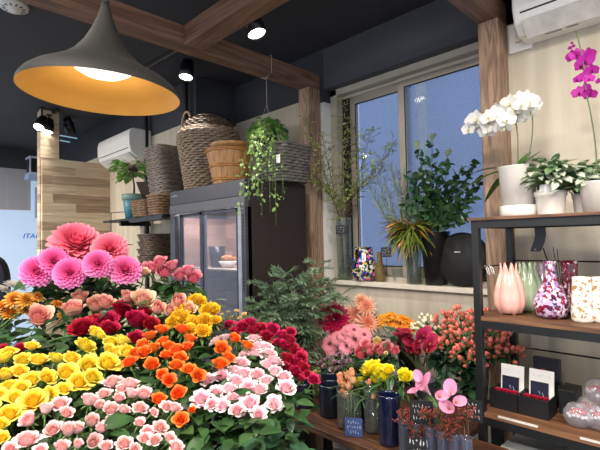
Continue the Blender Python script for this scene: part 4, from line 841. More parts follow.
def sill_things():
    p = onY(336, 270, 2.43)
    vase('tall_glass_vase', p.x+.03, 2.49, SZ, [(.05, 0), (.053, .02), (.055, .44), (.056, .45)], M_glass, 'tall clear glass vase of leafy branches at the left end of the sill', water=.2)
    vx, vy = p.x+.03, 2.49
    names = ['the one leaning furthest left over the timber post', 'the one rising left of the window frame', 'the upright one before the left frame', 'the tallest upright one', 'the one crossing the left pane', 'the one arching furthest right over the left pane', 'the low one at right', 'the low one at left']
    tips = [(306, 118, 2.2), (322, 135, 2.3), (343, 98, 2.45), (352, 120, 2.5), (372, 128, 2.45), (396, 140, 2.4), (384, 165, 2.4), (312, 170, 2.25)]
    for i, ((x, y, Y), lb) in enumerate(zip(tips, names)):
        foot = Vector((vx+rnd(-.02, .02), vy+rnd(-.02, .02), SZ+.015)); t = thing('leafy_branch', foot, 'thin branch with small yellow-green leaves, '+lb, 'branch', 'willowy branches in the tall glass vase')
        tip = onY(x, y, Y)-foot; a = rnd(0, 6.28); mouth = Vector((tip.x*.12, tip.y*.12, .44)); mouth.x = max(-.04, min(.04, mouth.x)); mouth.y = max(-.04, min(.04, mouth.y))
        pts = [Vector((0, 0, 0)), mouth*.5]+bez(mouth, mouth+Vector((mouth.x*2, mouth.y*2, .2)), tip*.7+Vector((0, 0, .08)), tip, 12); pts[1] = mouth*.5
        s = MB(); tube(s, pts, [.0035*(1-j/len(pts)*.75) for j in range(len(pts))], 5); f = MB()
        for j in range(60):
            k = 2+(len(pts)-3.05)*(j/60)**.8; c = pts[int(k)].lerp(pts[int(k)+1], k % 1); d = Vector((rnd(-1, 1), rnd(-1, 1), rnd(-.2, 1))).normalized(); L = rnd(.02, .09)
            e = c+d*L; tube(s, [c, e], .001, 4)
            for q in range(3):
                M = Matrix.Translation(c.lerp(e, .4+.3*q)) @ Vector((1, 0, 0)).rotation_difference((d+rvec(.8)).normalized()).to_matrix().to_4x4(); leafm(f, rnd(.016, .032), rnd(.009, .015), M, .2, .3, 1, 1, 3)
        s.build('twig', M_twig, t, True); f.build('leaves', leafmat('willow_leaf', '8fa050', 'bcc97c', .35) if 'willow_leaf' not in MATS else MATS['willow_leaf'], t, True)
    q = onY(337, 234, 2.37); price_tag(q.x, 2.415, q.z, .075, .062, 'small black price tag on the tall glass vase at the left window side', tilt=0, rot=R(25))
    # vase of many colours
    p = onY(363, 275, 2.46); mc = mottled('millefiori_glass', ['16161c', 'd8d6c6', '1e2f7a', '12141c', 'c9b040', '101018', 'a83a3e', '2f6a4a', 'd3cfc4', 'd85f9a', '16161c', '2440c4', '101018'], 62)
    vase('mosaic_vase', p.x, 2.475, SZ, [(.045, 0), (.066, .01), (.084, .05), (.088, .1), (.078, .15), (.066, .19), (.062, .225), (.064, .235)], mc, 'rounded glass vase with patches of many bright colours on the sill', fr=lambda th, i: 1+.015*math.cos(6*th))
    p = onY(379, 272, 2.49); vase('glass_bottle', p.x, 2.50, SZ, [(.03, 0), (.035, .01), (.035, .09), (.02, .13), (.018, .19), (.02, .2)], glass('amber_glass', 'c9b27a', .8), 'slim amber-tinted glass bottle beside the colourful vase')
    p = onY(385, 257, 2.46); price_tag(p.x+.01, 2.46, p.z, .07, .065, 'dark square tag standing behind the colourful vase on the sill', col='1d2740', tilt=0, rot=R(20), stick=p.z-SZ-.002)
    p = onY(388, 275, 2.47); vase('drinking_glass', p.x+.005, 2.57, SZ, [(.03, 0), (.034, .008), (.038, .085)], M_glass, 'small low clear glass between the dark tag and grevillea vase')
    # grevillea in a glass vase
    p = onY(411, 280, 2.45); gx, gy = p.x, 2.49
    vase('glass_vase', gx, gy, SZ, [(.045, 0), (.048, .012), (.045, .1), (.05, .19), (.058, .235)], M_glass, 'clear glass vase of drooping grevillea foliage on the sill', water=.13)
    ml = leafmat('grevillea_leaf', '5c6e2e', '7e8c3c', .15) ; mo = leafmat('bronze_leaf', '9a6630', 'c08a48', .2); ms = leafmat('grey_needle', '7f9184', 'a3b0a2', .15, .6)
    k = 0
    for i in range(9):
        a = R(20+i*40)+rnd(-.2, .2); foot = Vector((gx+.02*math.cos(a), gy+.02*math.sin(a), SZ+.012)); t = thing('grevillea_stem', foot, '', 'foliage stem', 'grevillea stems with bronze and green leaves')
        top = Vector((rnd(.0, .05)*math.cos(a), rnd(0, .05)*math.sin(a)-.02, rnd(.3, .36))); s = MB(); tube(s, [(0, 0, 0), top*.55, top], .003, 5); s.build('stem', M_twig, t, True)
        f = MB(); g = MB()
        for j in range(44):
            b = a+rnd(-1.3, 1.3); e = rnd(-.9, .7); L = rnd(.1, .19); M = Matrix.Translation(top*rnd(.85, 1.1)) @ Matrix.Rotation(b, 4, 'Z') @ Matrix.Rotation(e, 4, 'Y') @ Matrix.Rotation(rnd(-.5, .5), 4, 'X'); leafm(f if j % 3 else g, L, rnd(.01, .02), M, .3, .5, 1, 1, 5)
        f.build('green_leaves', ml, t, True); g.build('bronze_leaves', mo, t, True)
        t['label'] = 'grevillea stem with narrow bronze and green leaves in the glass vase, among its twins'
    for i in range(16):
        a = rnd(0, 6.28); foot = Vector((gx+.025*math.cos(a), gy+.025*math.sin(a), SZ+.012)); t = thing('needle_branch', foot, 'thin grey needle-leaved branch rising above the grevillea, among its twins', 'branch', 'grey needle branches above the grevillea')
        tip = onY(370+i*3.4, rnd(160, 200), 2.42)-foot; pts = bez(Vector((0, 0, 0)), Vector((0, 0, .2)), tip*.6, tip, 8); s = MB(); tube(s, pts, .0016, 4); f = MB()
        for j in range(130):
            kk = 3+4.95*j/130; c = pts[int(kk)].lerp(pts[int(kk)+1], kk % 1); d = ((tip).normalized()*.9+rvec(.8)).normalized(); leafm(f, rnd(.04, .07), .0045, Matrix.Translation(c) @ Vector((1, 0, 0)).rotation_difference(d).to_matrix().to_4x4(), .1, .2, 1, 1, 2)
        s.build('stem', M_twig, t, True); f.build('needles', ms, t, True)
    # black vase with broad leaves
    p = onY(431, 280, 2.45); bx, by = p.x, 2.515
    vase('black_vase', bx, by, SZ, [(.062, 0), (.066, .006), (.09, .32), (.092, .325)], mat('satin_black', '0e0f12', .35, noise=.03), 'tall tapered black vase of glossy green branches on the sill', thick=.004)
    T = [(418, 150), (432, 142), (447, 158), (462, 165), (474, 160), (482, 178), (470, 196), (412, 172), (425, 185), (440, 190), (455, 188), (405, 200), (463, 212), (436, 165), (450, 205), (420, 208)]
    for i, (x, y) in enumerate(T):
        a = rnd(0, 6.28); foot = Vector((bx+.03*math.cos(a), by+.03*math.sin(a), SZ+.015)); t = thing('leafy_branch', foot, '', 'branch', 'glossy branches in the black vase')
        tip = onY(x, y, rnd(2.32, 2.52))-foot; mo_ = Vector((max(-.05, min(.05, tip.x*.3)), max(-.05, min(.05, tip.y*.3)), .32)); pts = bez(Vector((0, 0, 0)), mo_*.6, mo_, mo_, 2)+bez(mo_, mo_+Vector((0, 0, .1)), tip*.7, tip, 8)[1:]
        s = MB(); tube(s, pts, .0026, 5); f = MB(); pale = y < 160
        for j in range(52):
            kk = 3+(len(pts)-4.05)*j/52; c = pts[int(kk)].lerp(pts[int(kk)+1], kk % 1); d = (tip.normalized()*.5+rvec(1)).normalized(); l = rnd(.04, .062); leafm(f, l, l*.66, Matrix.Translation(c+rvec(.018)) @ Vector((1, 0, 0)).rotation_difference(d).to_matrix().to_4x4() @ Matrix.Rotation(rnd(-1, 1), 4, 'X'), .15, .25, 1, 1, 4)
        s.build('stem', M_stemd, t, True); f.build('leaves', M_leafd, t, True)
        if pale and i < 5:
            f = MB()
            for j in range(10): leafm(f, .06, .025, Matrix.Translation(pts[-1]) @ Vector((1, 0, 0)).rotation_difference((tip.normalized()+rvec(.4)).normalized()).to_matrix().to_4x4(), .15, .2, 1, 1, 4)
            f.build('young_leaves', leafmat('pale_leaf', '9db08c', 'bac8a6', .3) if 'pale_leaf' not in MATS else MATS['pale_leaf'], t, True)
        t['label'] = 'branch of glossy dark oval leaves, '+['reaching the upper left', 'highest, with pale young tip', 'upper middle', 'upper right of centre', 'upper right beside the timber post', 'touching the timber post at right', 'right side, drooping', 'left side, upper', 'left of centre', 'in the very centre', 'right of centre', 'lowest at left', 'lowest at right above the disc', 'centre, second highest', 'low, over the vase rim at right', 'low, over the vase rim at left'][i]
    # round black disc leaning at the post
    p = onY(459, 255, 2.46); t = thing('round_speaker', (p.x, 2.50, SZ), 'round flat black speaker standing on the sill by the right post', 'speaker')
    m = MB(); lathe(m, [(0, -.03), (.14, -.03), (.158, -.015), (.158, .012), (.14, .03), (0, .03)], 48, Matrix.Translation((0, 0, .158)) @ Matrix.Rotation(PI/2-.1, 4, 'X')); m.build('speaker_body', mat('matte_black', '08090a', .7, noise=.05), t, True)
    m = MB(); box(m, -.03, .005, -.0355, -.033, .2, .204); m.build('white_mark', M_white, t)
sill_things()
# ------------------------------------------------------------------ hanging plant
def hanging_plant():
    bx = -2.288; p = onX(270, 130, -2.26); hy = p.y
    t = thing('hanging_plant', (bx, hy, 2.14), 'green trailing plant in a black pot hung by a cord from the beam', 'hanging plant')
    m = MB(); lathe(m, [(0, 0), (.05, 0), (.07, .11), (.073, .125), (.066, .125), (.06, .11), (0, .1)], 20); m.build('pot', M_blackp, t, True)
    c = MB(); r = .0555
    tube(c, [(r, 0, .51), (r, 0, .63), (.0, 0, .628), (-r-.001, 0, .625), (-r-.001, 0, .5), (0, -.0, .485), (r, 0, .51)], .0025, 5); tube(c, [(.0, 0, .49), (0, -.0, .3)], .002, 5)
    for k in range(3):
        a = k*2.094; tube(c, [(0, 0, .3), (.07*math.cos(a), .07*math.sin(a), .12)], .0012, 4)
    c.build('cord', mat('pale_cord', 'b8a990', .7), t, True)
    h = MB(); tube(h, [(-.03, .0, .505), (-.02, -.01, .485), (.0, -.012, .475), (.02, -.01, .485), (.03, 0, .50)], .003, 5); h.build('hook', mat('steel_wire', 'b5b5b5', .35, metal=.7), t, True)
    f = MB()
    for i in range(420):
        a = rnd(0, 6.28); rr = .13*math.sqrt(random.random()); z = .13+.09*math.cos(rr/.13*1.5)*rnd(.1, 1)-(.12*max(0, rr-.08)/.05*random.random()); l = rnd(.022, .04)
        leafm(f, l, l*.7, Matrix.Translation((rr*math.cos(a), rr*math.sin(a), z)) @ Matrix.Rotation(a+rnd(-.8, .8), 4, 'Z') @ Matrix.Rotation(rnd(-.4, .8), 4, 'Y'), .2, .4, 1, 1, 3)
    f.build('crown_leaves', leafmat('fresh_leaf', '4f8a34', '7cb552', .3), t, True)
    vend = [(248, 205), (255, 190), (262, 218), (270, 212), (276, 226), (283, 198), (250, 172), (266, 182), (290, 165), (240, 212), (284, 150), (258, 200), (273, 190)]
    o = Vector((bx, hy, 2.14))
    for i, (x, y) in enumerate(vend):
        e = onX(x, y, -2.10+rnd(-.03, .04)) if y > 172 else onX(x, y, -2.15)
        if e.y < 1.72: e = onY(x, y, 1.60)
        e -= o; a = math.atan2(e.y, e.x); st = Vector((.05*math.cos(a), .05*math.sin(a), .12)); pts = bez(st, st+Vector((.09*math.cos(a), .09*math.sin(a), .06)), Vector((e.x*1.05, e.y*1.0, -.02)), e, 12)
        for q in pts:
            w = q+o
            if w.z < 1.93 and w.x < -2.17 and w.y > 1.66: q.x = -2.165-bx
        s = MB(); tube(s, pts, .0016, 5); f = MB()
        for j in range(int(18+e.length*55)):
            kk = 11.9*random.random(); c = pts[int(kk)].lerp(pts[int(kk)+1], kk % 1); l = rnd(.018, .036); d = (rvec(1)+Vector((.3, -.3, -.3))).normalized(); leafm(f, l, l*.62, Matrix.Translation(c+d*.008) @ Vector((1, 0, 0)).rotation_difference(d).to_matrix().to_4x4(), .2, .3, 1, 1, 3)
        v = s.build('vine', M_stem, t, True); f.build('vine_leaves', leafmat('ivy_leaf', '6f9447', 'a3bd78', .3) if 'ivy_leaf' not in MATS else MATS['ivy_leaf'], v, True)
hanging_plant()
# ------------------------------------------------------------------ flowers on the window bench
BZ = .66
def yv(Y): return lambda x, y: onY(x, y, Y)
vbl = mat('blue_black_ceramic', '121826', .25, noise=.05); 
def bench_flowers():
    # vases first
    def jar(x, y, r, h, lb, m=None, water=None, name='glass_vase'): return vase(name, x, y, BZ, [(r*.92, 0), (r, .01), (r, h-.01), (r*1.02, h)], m or M_glass, lb, water=water)
    g1 = (-1.30, 1.575); jar(*g1, .055, .17, 'clear round glass vase of apricot tulips at the bench front', water=.11)
    g2 = (-1.19, 1.60); jar(*g2, .036, .19, 'clear glass vase behind the blue tag at the bench front', water=.14)
    g3 = (-1.45, 1.62); jar(*g3, .055, .15, 'blue-black hexagonal vase at the left of the bench', vbl, name='dark_vase')
    jar(-1.62, 1.60, .05, .13, 'low dark vase at the left end of the bench, half hidden by roses', vbl, name='dark_vase'); jar(-1.545, 1.73, .05, .17, 'dark vase of greenery behind the low one at the bench left end', vbl, name='dark_vase'); jar(-1.33, 1.70, .045, .16, 'dark vase in the second row behind the tulip jar', vbl, name='dark_vase')
    g4 = (-1.075, 1.56); jar(*g4, .045, .2, 'tall glossy blue-black cylinder vase holding yellow flowers', mat('blue_black_gloss', '0d1430', .12, noise=.03, coat=.6), name='cylinder_vase')
    g5 = (-1.55, 1.98); bucket(*g5, BZ, .2, .075, 'black bucket of gerberas in the middle of the bench', group=None)
    g6 = (-1.82, 2.16); bucket(*g6, BZ, .22, .06, 'black bucket of the dark red flower at the back of the bench', group=None)
    g7 = (-1.62, 2.24); bucket(*g7, BZ, .22, .065, 'black bucket of peach chrysanthemums by the wall', group=None)
    g8 = (-1.42, 2.27); bucket(*g8, BZ, .22, .065, 'black bucket of orange flowers by the wall', group=None)
    g9 = (-1.42, 1.80); bucket(*g9, BZ, .14, .055, 'small black bucket of plum carnations on the bench', group=None)
    g10 = (-1.16, 1.98); bucket(*g10, BZ, .15, .055, 'grey bucket of red calla lilies on the bench', mat('zinc', '6d7076', .45, metal=.5, noise=.1), group=None)
    g11 = (-1.0, 2.22); bucket(*g11, BZ, .2, .065, 'grey bucket of coral berry branches beside the post', mat('zinc', '6d7076'), group=None)
    kw = dict(make_bucket=False, z0=BZ)
    bunch('chrysanthemum', W(30, [(334, 318, 33)]), yv(1.97), 'wine', lambda i: dahlia_mb(300, 110, .11, .6), 1, 'large dark red chrysanthemum behind the pink gerberas', 'the bench', 'dark red flowers', bucket_xy=g6, bucket_r=.05, tc=1.2, up=.3, calyx=False, stem_r=.004, drop=.25, **kw)
    bunch('chrysanthemum', W(22, [(356, 314, 24), (366, 306, 20), (368, 322, 22), (361, 300, 16)]), yv(2.14), 'apricot', lambda i: dahlia_mb(305+i, 60, .075, .7, .8, .2, .46), 2, 'spidery peach chrysanthemum', 'the peach group under the sill', 'spidery peach chrysanthemums', bucket_xy=g7, bucket_r=.05, tc=.9, up=.5, calyx=False, drop=.25, **kw)
    bunch('orange_daisy', W(15, [(384, 317), (392, 320), (399, 321), (407, 321), (413, 325), (389, 314), (404, 316), (380, 322, 12), (397, 315, 13)]), yv(2.2), 'marigold', lambda i: gerbera_mb(310+i, 14, 3, .2), 2, 'orange daisy-like bloom', 'the orange row below the sill', 'orange blooms below the sill', bucket_xy=g8, bucket_r=.05, tc=.35, drop=.25, leaf_w=.2, **kw)
    bunch('gerbera', W(16, [(330, 344, 17), (338, 338, 15), (354, 330, 16), (364, 335, 16), (355, 340, 18), (347, 346, 16), (344, 335, 14), (348, 331, 13), (331, 349, 13)]), yv(1.9), 'gerbera', lambda i: gerbera_mb(320+i, 24, 2, .11), 2, 'small pink gerbera with darker heart', 'the pink gerberas', 'pink gerberas', bucket_xy=g5, tc=.9, up=.5, leaves=0, calyx=False, lift=.1, stem_r=.003, bucket_r=.06, **kw)
    bunch('ranunculus', W(14, [(361, 353, 19), (371, 350, 16), (378, 349, 14), (387, 346, 14), (395, 350, 12), (366, 344, 13), (382, 352, 12)]), yv(1.82), 'coral', lambda i: rose_mb(330+i, 20, (.35, .5)[i], .0, .2), 2, 'coral pink ranunculus', 'the coral group right of the gerberas', 'coral ranunculus', bucket_xy=g5, tc=.8, bucket_r=.06, leaves=1, **kw)
    bunch('ranunculus', W(9, [(377, 342, 12), (385, 353, 7)]), yv(1.84), 'creamy', lambda i: rose_mb(335, 18, .3, 0, .2), 1, 'small cream ranunculus', 'the pair among the coral ones', 'cream ranunculus', bucket_xy=g5, tc=.8, bucket_r=.05, leaves=0, **kw)
    bunch('carnation', W(11, [(345, 357), (339, 355), (334, 363, 12), (342, 362, 12), (333, 370, 12), (327, 359, 10), (320, 363, 10), (349, 361, 10), (339, 368), (325, 366), (344, 366, 9)]), yv(1.74), 'plum', lambda i: carnation_mb(340+i, 34), 2, 'plum and silver-edged carnation', 'the muted plum carnations', 'plum carnations', bucket_xy=g9, bucket_r=.045, leaves=2, leaf_w=.15, drop=.08, **kw)
    bunch('ranunculus', W(17, [(371, 367, 18), (383, 375, 19), (378, 369, 14), (358, 381, 14), (405, 376, 17), (376, 379, 13), (366, 372, 13), (388, 370, 12)]), yv(1.66), 'lemon', lambda i: rose_mb(350+i, 20, (.5, .6)[i], .02, .1), 2, 'bright lemon yellow ranunculus', 'the lemon group on the bench', 'lemon ranunculus', bucket_xy=g4, tc=.7, bucket_r=.04, leaves=3, leaf_w=.2, leaf_s=(.06, .1), drop=.05, **kw)
    bunch('tulip', W(12, [(348, 375, 15), (353, 379, 14), (342, 383, 15), (349, 385, 14), (345, 393, 16), (352, 372, 13), (340, 377, 13), (373, 396, 9), (369, 382, 9)]), yv(1.58), 'tulip', lambda i: rose_mb(360+i, 6, .22, 0, .3), 2, 'small apricot tulip', 'the apricot tulips', 'apricot tulips', bucket_xy=g1, tc=.5, bucket_r=.045, leaves=2, leaf_w=.2, leaf_s=(.04, .07), calyx=False, drop=.0, **kw)
    bunch('spray_rose', W(6, [(386, 353, 6), (315, 372, 7)]), yv(1.7), 'creamy', lambda i: carnation_mb(365), 1, 'tiny greenish cream bud', 'the two loose buds on the bench', 'tiny cream buds', bucket_xy=g9, bucket_r=.03, leaves=0, **kw)
bench_flowers()
def calla_mb(seed):
    rs = random.Random(seed); mb = MB(); n, m = 10, 16; vs = []; fs = []; T = []
    for i in range(n+1):
        v = i/n
        for j in range(m+1):
            a = -PI*1.08+2.16*PI*j/m; front = (1+math.cos(a))/2      # a=0: the high pointed side
            z = v*(.42+.42*front**1.5); r = .045+.20*v**2.2*(1+.35*front)+.0*v; q = r+.10*max(0, v-.75)*4*front**2*.5
            vs.append((q*math.cos(a)+.05*v*v, q*math.sin(a), z)); T.append(v)
    for i in range(n):
        for j in range(m): a = i*(m+1)+j; fs.append((a, a+1, a+m+2, a+m+1))
    mb.add(vs, fs, T); return mb
def callas():
    sp = MB(); lathe(sp, [(0, .05), (.02, .06), (.026, .2), (.022, .38), (0, .42)], 10); sp = sp.mesh('spadix', mat('yellow_spadix', 'd9a93a', .6), True)
    def one(name, x, y, w, Y, col, axis, foot, mouth, mats, group):
        v = M_(('calla', col, x % 3), lambda: calla_mb(x % 3), P[col]); p = onY(x, y, Y); s = w*(p-EYE).dot(FW)/FP*(1.45 if col == 'callar' else 1.6)
        t = flower(name, p, s, v, axis, foot, mouth, cat='flower', group=group, stem_m=mats, stem_r=.0045, leaves=0, calyx=False, lift=.4, bname='spathe')
        h = [c for c in t.children if c.name.startswith('spathe')][0]; o = ob('spadix', sp, t, h.location); o.rotation_mode = 'QUATERNION'; o.rotation_quaternion = h.rotation_quaternion; o.scale = h.scale; return (t, x, y)
    its = []
    for (x, y, w) in ((400, 340, 13), (409, 336, 13), (430, 343, 13), (415, 347, 13), (404, 336, 14), (412, 343, 14), (420, 340, 14), (427, 349, 16), (418, 351, 14), (407, 331, 12), (424, 335, 11), (411, 351, 12), (399, 345, 11)):
        ax = Vector(((x-413)*.03+.1, -.2, .9))+TOCAM(onY(x, y, 1.9))*.5+rvec(.3); q = Vector((rnd(-.03, .03), rnd(-.03, .03), 0))
        its.append(one('calla_lily', x, y, w, 1.9, 'callar', ax, Vector((-1.16, 1.98, BZ+.015))+q, Vector((-1.16, 1.98, .81))+q, mat('purple_green_stem', '5a4a3a', .5, col2='48613a'), 'dark red calla lilies'))
    rows_label(its, 'dark red calla lily', 'the red calla lilies', 5)
    its = []
    vase('tag_bucket', -.885, 1.60, BZ, [(.045, 0), (.05, .2), (.052, .205)], M_glass, 'clear vase of pink calla lilies left of the rack leg', water=.1)
    for (x, y, w) in ((420, 380, 10), (414, 391, 13), (425, 387, 18), (419, 385, 12), (440, 395, 14), (450, 391, 14), (457, 401, 13), (449, 407, 16)):
        left = x < 430; ax = Vector((-.4 if left else .45, -.3, .8))+TOCAM(onY(x, y, 1.58))*.6+rvec(.25); q = Vector((rnd(-.02, .02), rnd(-.02, .02), 0))
        its.append(one('calla_lily', x, y, w, 1.56 if left else 1.50, 'callap', ax, Vector((-.885, 1.6, BZ+.015))+q, Vector((-.885, 1.6, .80))+q, M_stem, 'pink calla lilies'))
    rows_label(its, 'pink and white calla lily', 'the pink calla lilies', 8)
callas()
# ------------------------------------------------------------------ berries
def berry_branch(name, tips, foot, mouth, label, group, bm, r, n_per, spread, leaves=6, lm=None, cat='berry branch', stem_m=None, leafl=(.05, .08)):
    foot = Vector(foot); t = thing(name, foot, label, cat, group); mouth = Vector(mouth)-foot; s = MB(); f = MB(); b = MB(); cal = MB()
    tip = Vector(tips)-foot; pts = [Vector((0, 0, 0)), mouth]+bez(mouth, mouth+Vector((0, 0, .08)), tip*.8, tip*.98, 8)[1:]; tube(s, pts, .0024, 5)
    for i in range(n_per):
        e = tip+Vector((rnd(-1, 1)*spread, rnd(-1, 1)*spread, rnd(-.9, .7)*spread)); c = pts[-2]; tube(s, [c, c.lerp(e, .6)+Vector((0, 0, -.004)), e], .001, 4)
        d = ((e-c).normalized()+Vector((0, 0, .5))+rvec(.3)).normalized(); rr = r*rnd(.85, 1.12)
        lathe(b, [(0, -rr*.3), (rr*.75, 0), (rr, rr*.8), (rr*.7, rr*1.7), (rr*.15, rr*2.3), (0, rr*2.35)], 8, TM(e, d), tone=0)
        if r > .004:
            for q in range(5): leafm(cal, rr*1.6, rr*1.0, TM(e, d) @ Matrix.Rotation(q*1.2566, 4, 'Z') @ Matrix.Rotation(-.2, 4, 'Y'), .2, .2, 1, 1, 2)
    for i in range(leaves):
        k = rnd(3, len(pts)-1.1); c = pts[int(k)].lerp(pts[int(k)+1], k % 1); a = rnd(0, 6.28); l = rnd(*leafl); leafm(f, l, l*.42, Matrix.Translation(c) @ Matrix.Rotation(a, 4, 'Z') @ Matrix.Rotation(rnd(-.3, .5), 4, 'Y'), .2, .5, 1, 1, 4)
    s.build('stem', stem_m or M_stemd, t, True); b.build('berries', bm, t, True)
    if leaves: f.build('leaves', lm or M_leafd, t, True)
    if r > .004: cal.build('sepals', M_stem, t, True)
    return t
def berries():
    coral = mat('coral_berry', 'ea8272', .3, noise=.15, nscale=60, col2='cf5648', coat=.2); white = mat('cream_berry', 'e6dfbd', .3, noise=.1); rust = mat('rust_berry', 'a0402c', .35, noise=.15, col2='7e2c22')
    rg = random.Random(9); its = []
    T = [(441, 330), (450, 320), (460, 314), (470, 322), (452, 335), (462, 330), (474, 334), (446, 345), (457, 350), (468, 347), (478, 318), (486, 325), (494, 331), (503, 337), (492, 345), (482, 340), (512, 352), (470, 358), (484, 354), (500, 350), (440, 322), (464, 341), (455, 326), (477, 345), (508, 344)]
    for i, (x, y) in enumerate(T):
        Y = 2.12 if x < 480 else 2.2; p = onY(x, y, Y+rnd(-.05, .05)); q = Vector((rnd(-.045, .045), rnd(-.045, .045), 0))
        its.append((berry_branch('berry_branch', p, Vector((-1.0, 2.22, BZ+.015))+q*.8, Vector((-1.0, 2.22, .86))+q, '', 'coral hypericum branches', coral, .0115, 11, .044, 12), x, y))
    rows_label(its, 'branch of coral red berries', 'the coral berry branches', 8)
    its = []
    for i, (x, y) in enumerate([(417, 324), (425, 321), (433, 325), (429, 331), (421, 330), (447, 338), (437, 332)]):
        p = onY(x, y, 2.16); q = Vector((rnd(-.04, .04), rnd(-.04, .04), 0)); its.append((berry_branch('berry_branch', p, Vector((-1.0, 2.22, BZ+.015))+q*.8, Vector((-1.0, 2.22, .86))+q, '', 'cream hypericum branches', white, .009, 10, .034, 9), x, y))
    rows_label(its, 'branch of cream white berries', 'the cream berry branches', 9)
    # glass tubes of small rust berries in front
    k = 0; lbs = ['leftmost', 'second', 'third', 'fourth', 'fifth', 'rightmost']
    for i, (x, y, Y) in enumerate([(404, 447, 1.50), (418, 452, 1.46), (431, 455, 1.44), (443, 456, 1.43), (455, 456, 1.43), (467, 452, 1.47)]):
        p = onZ(x, y+14, BZ); px, py = p.x, 1.53
        px = onY(x, y, 1.53).x
        t = vase('glass_tube', px, py, BZ, [(.018, 0), (.02, .004), (.02, .13), (.022, .135)], glass('blue_tinted_glass', 'dbe2f6', .94), lbs[i]+' of the slim glass tubes of rust berries at the bench corner', group='slim glass tubes of rust berries')
        for j in range(3):
            e = Vector((px+rnd(-.03, .03), py+rnd(-.03, .03), onY(x, rnd(408, 432), py).z)); q = Vector((px+rnd(-.008, .008), py+rnd(-.008, .008), BZ+.012))
            berry_branch('berry_sprig', e, q, Vector((q.x, q.y, BZ+.12)), ['highest', 'middle', 'lowest'][j] if 0 else 'sprig of tiny rust berries in the %s glass tube' % lbs[i], 'tiny rust berry sprigs', rust, .0027, 30, .024, 0, stem_m=M_twig)
berries()
def bench_tags():
    p = onY(353, 440, 1.50); price_tag(p.x, 1.505, BZ+.002, .075, .075, 'small blue price tag leaning on the glass vase at the bench front', col='34487a', rot=R(30), tilt=-.1)
    p = onY(421, 398, 1.52); price_tag(p.x+.0, 1.52, .80, .085, .085, 'black price board just below the left pink calla lilies', rot=R(28), stick=.138, tilt=0)
    p = onY(470, 408, 1.60); price_tag(p.x, 1.60, .825, .085, .08, 'black price tag beside the rack leg by the pink callas', rot=R(20), stick=.163, tilt=0)
    p = onY(411, 446, 1.47); price_tag(p.x+.01, 1.50, .672, .09, .085, 'black board with large white chalk strokes at the bottom edge', rot=R(28), rows=2, big=True, stick=.01, tilt=-.05)
    B(-1.86, -1.58, 1.53, 1.60, .0, .0).build if 0 else None
bench_tags()
def bench_green():
    rg = random.Random(3)
    for nm, cs, n, m, ls, lb in (('fine_foliage', [(318, 380), (330, 378), (322, 372), (335, 385), (312, 374), (328, 390), (305, 385), (312, 392)], 560, MATS['ivy_leaf'], (.012, .022), 'fine light green foliage under the plum carnations'),
        ('dark_foliage', [(360, 385), (372, 392), (385, 390), (398, 388), (365, 372), (392, 380), (380, 398)], 150, M_leafd, (.035, .07), 'narrow dark leaves below the lemon flowers'),
        ('dark_foliage', [(350, 362), (365, 362), (378, 360), (392, 362), (395, 336), (372, 362)], 90, MATS['shaded_leaf'], (.04, .07), 'dark leaves between gerberas and lemon flowers'),
        ('dark_foliage', [(442, 360), (452, 368), (462, 366), (472, 372), (436, 352), (448, 378), (466, 384)], 170, MATS['shaded_leaf'], (.05, .09), 'dark leaves hanging under the coral berries')):
        Y = {0: 1.74, 1: 1.66, 2: 1.84, 3: 2.16}[('fine' in nm and 0) or (1 if 'lemon flowers' in lb and 'below' in lb else 2 if 'gerberas' in lb else 3 if 'coral' in lb else 0)]
        mb = MB()
        for i in range(n):
            x, y = rg.choice(cs); p = onY(x, y, Y)+Vector((rg.uniform(-.035, .035), rg.uniform(-.035, .04), rg.uniform(-.03, .03))); l = rg.uniform(*ls)
            leafm(mb, l, l*(.3 if 'narrow' in lb else .5), Matrix.Translation(p) @ Matrix.Rotation(rg.uniform(0, 6.28), 4, 'Z') @ Matrix.Rotation(rg.uniform(-.6, .8), 4, 'Y') @ Matrix.Rotation(rg.uniform(-.5, .5), 4, 'X'), .2, .3, 1, 1, 3)
        tag(mb.build(nm, m, None, True), lb, 'foliage', None, 'stuff')
bench_green()
# ------------------------------------------------------------------ things on the rack
ZT, ZM, ZB = 1.5835, 1.1705, .7725
def orchid_mb(seed, s=1):
    mb = MB()
    def pet(a, L, W, tone, z=0, tilt=.15, fold=.15):
        leafm(mb, L, W, Matrix.Rotation(a, 4, 'Z') @ Matrix.Translation((.02, 0, z)) @ Matrix.Rotation(-tilt, 4, 'Y'), fold, -.1, .75, 2, 5, tone)
    for a in (90, 215, 325): pet(R(a), .46, .34, .85, 0, .05)
    for a in (5, 175): pet(R(a), .48, .56, 1.0, .02, .12, .1)
    for a in (255, 285): leafm(mb, .2, .12, Matrix.Rotation(R(a), 4, 'Z') @ Matrix.Translation((.02, 0, .04)) @ Matrix.Rotation(-.8, 4, 'Y'), .4, -.3, .8, 1, 3, .1)
    leafm(mb, .24, .13, Matrix.Rotation(R(270), 4, 'Z') @ Matrix.Translation((.02, 0, .02)) @ Matrix.Rotation(-.3, 4, 'Y'), .5, .4, .8, 1, 4, .15)
    lathe(mb, [(0, .0), (.03, .02), (.028, .08), (0, .1)], 8, tone=.2)
    return mb
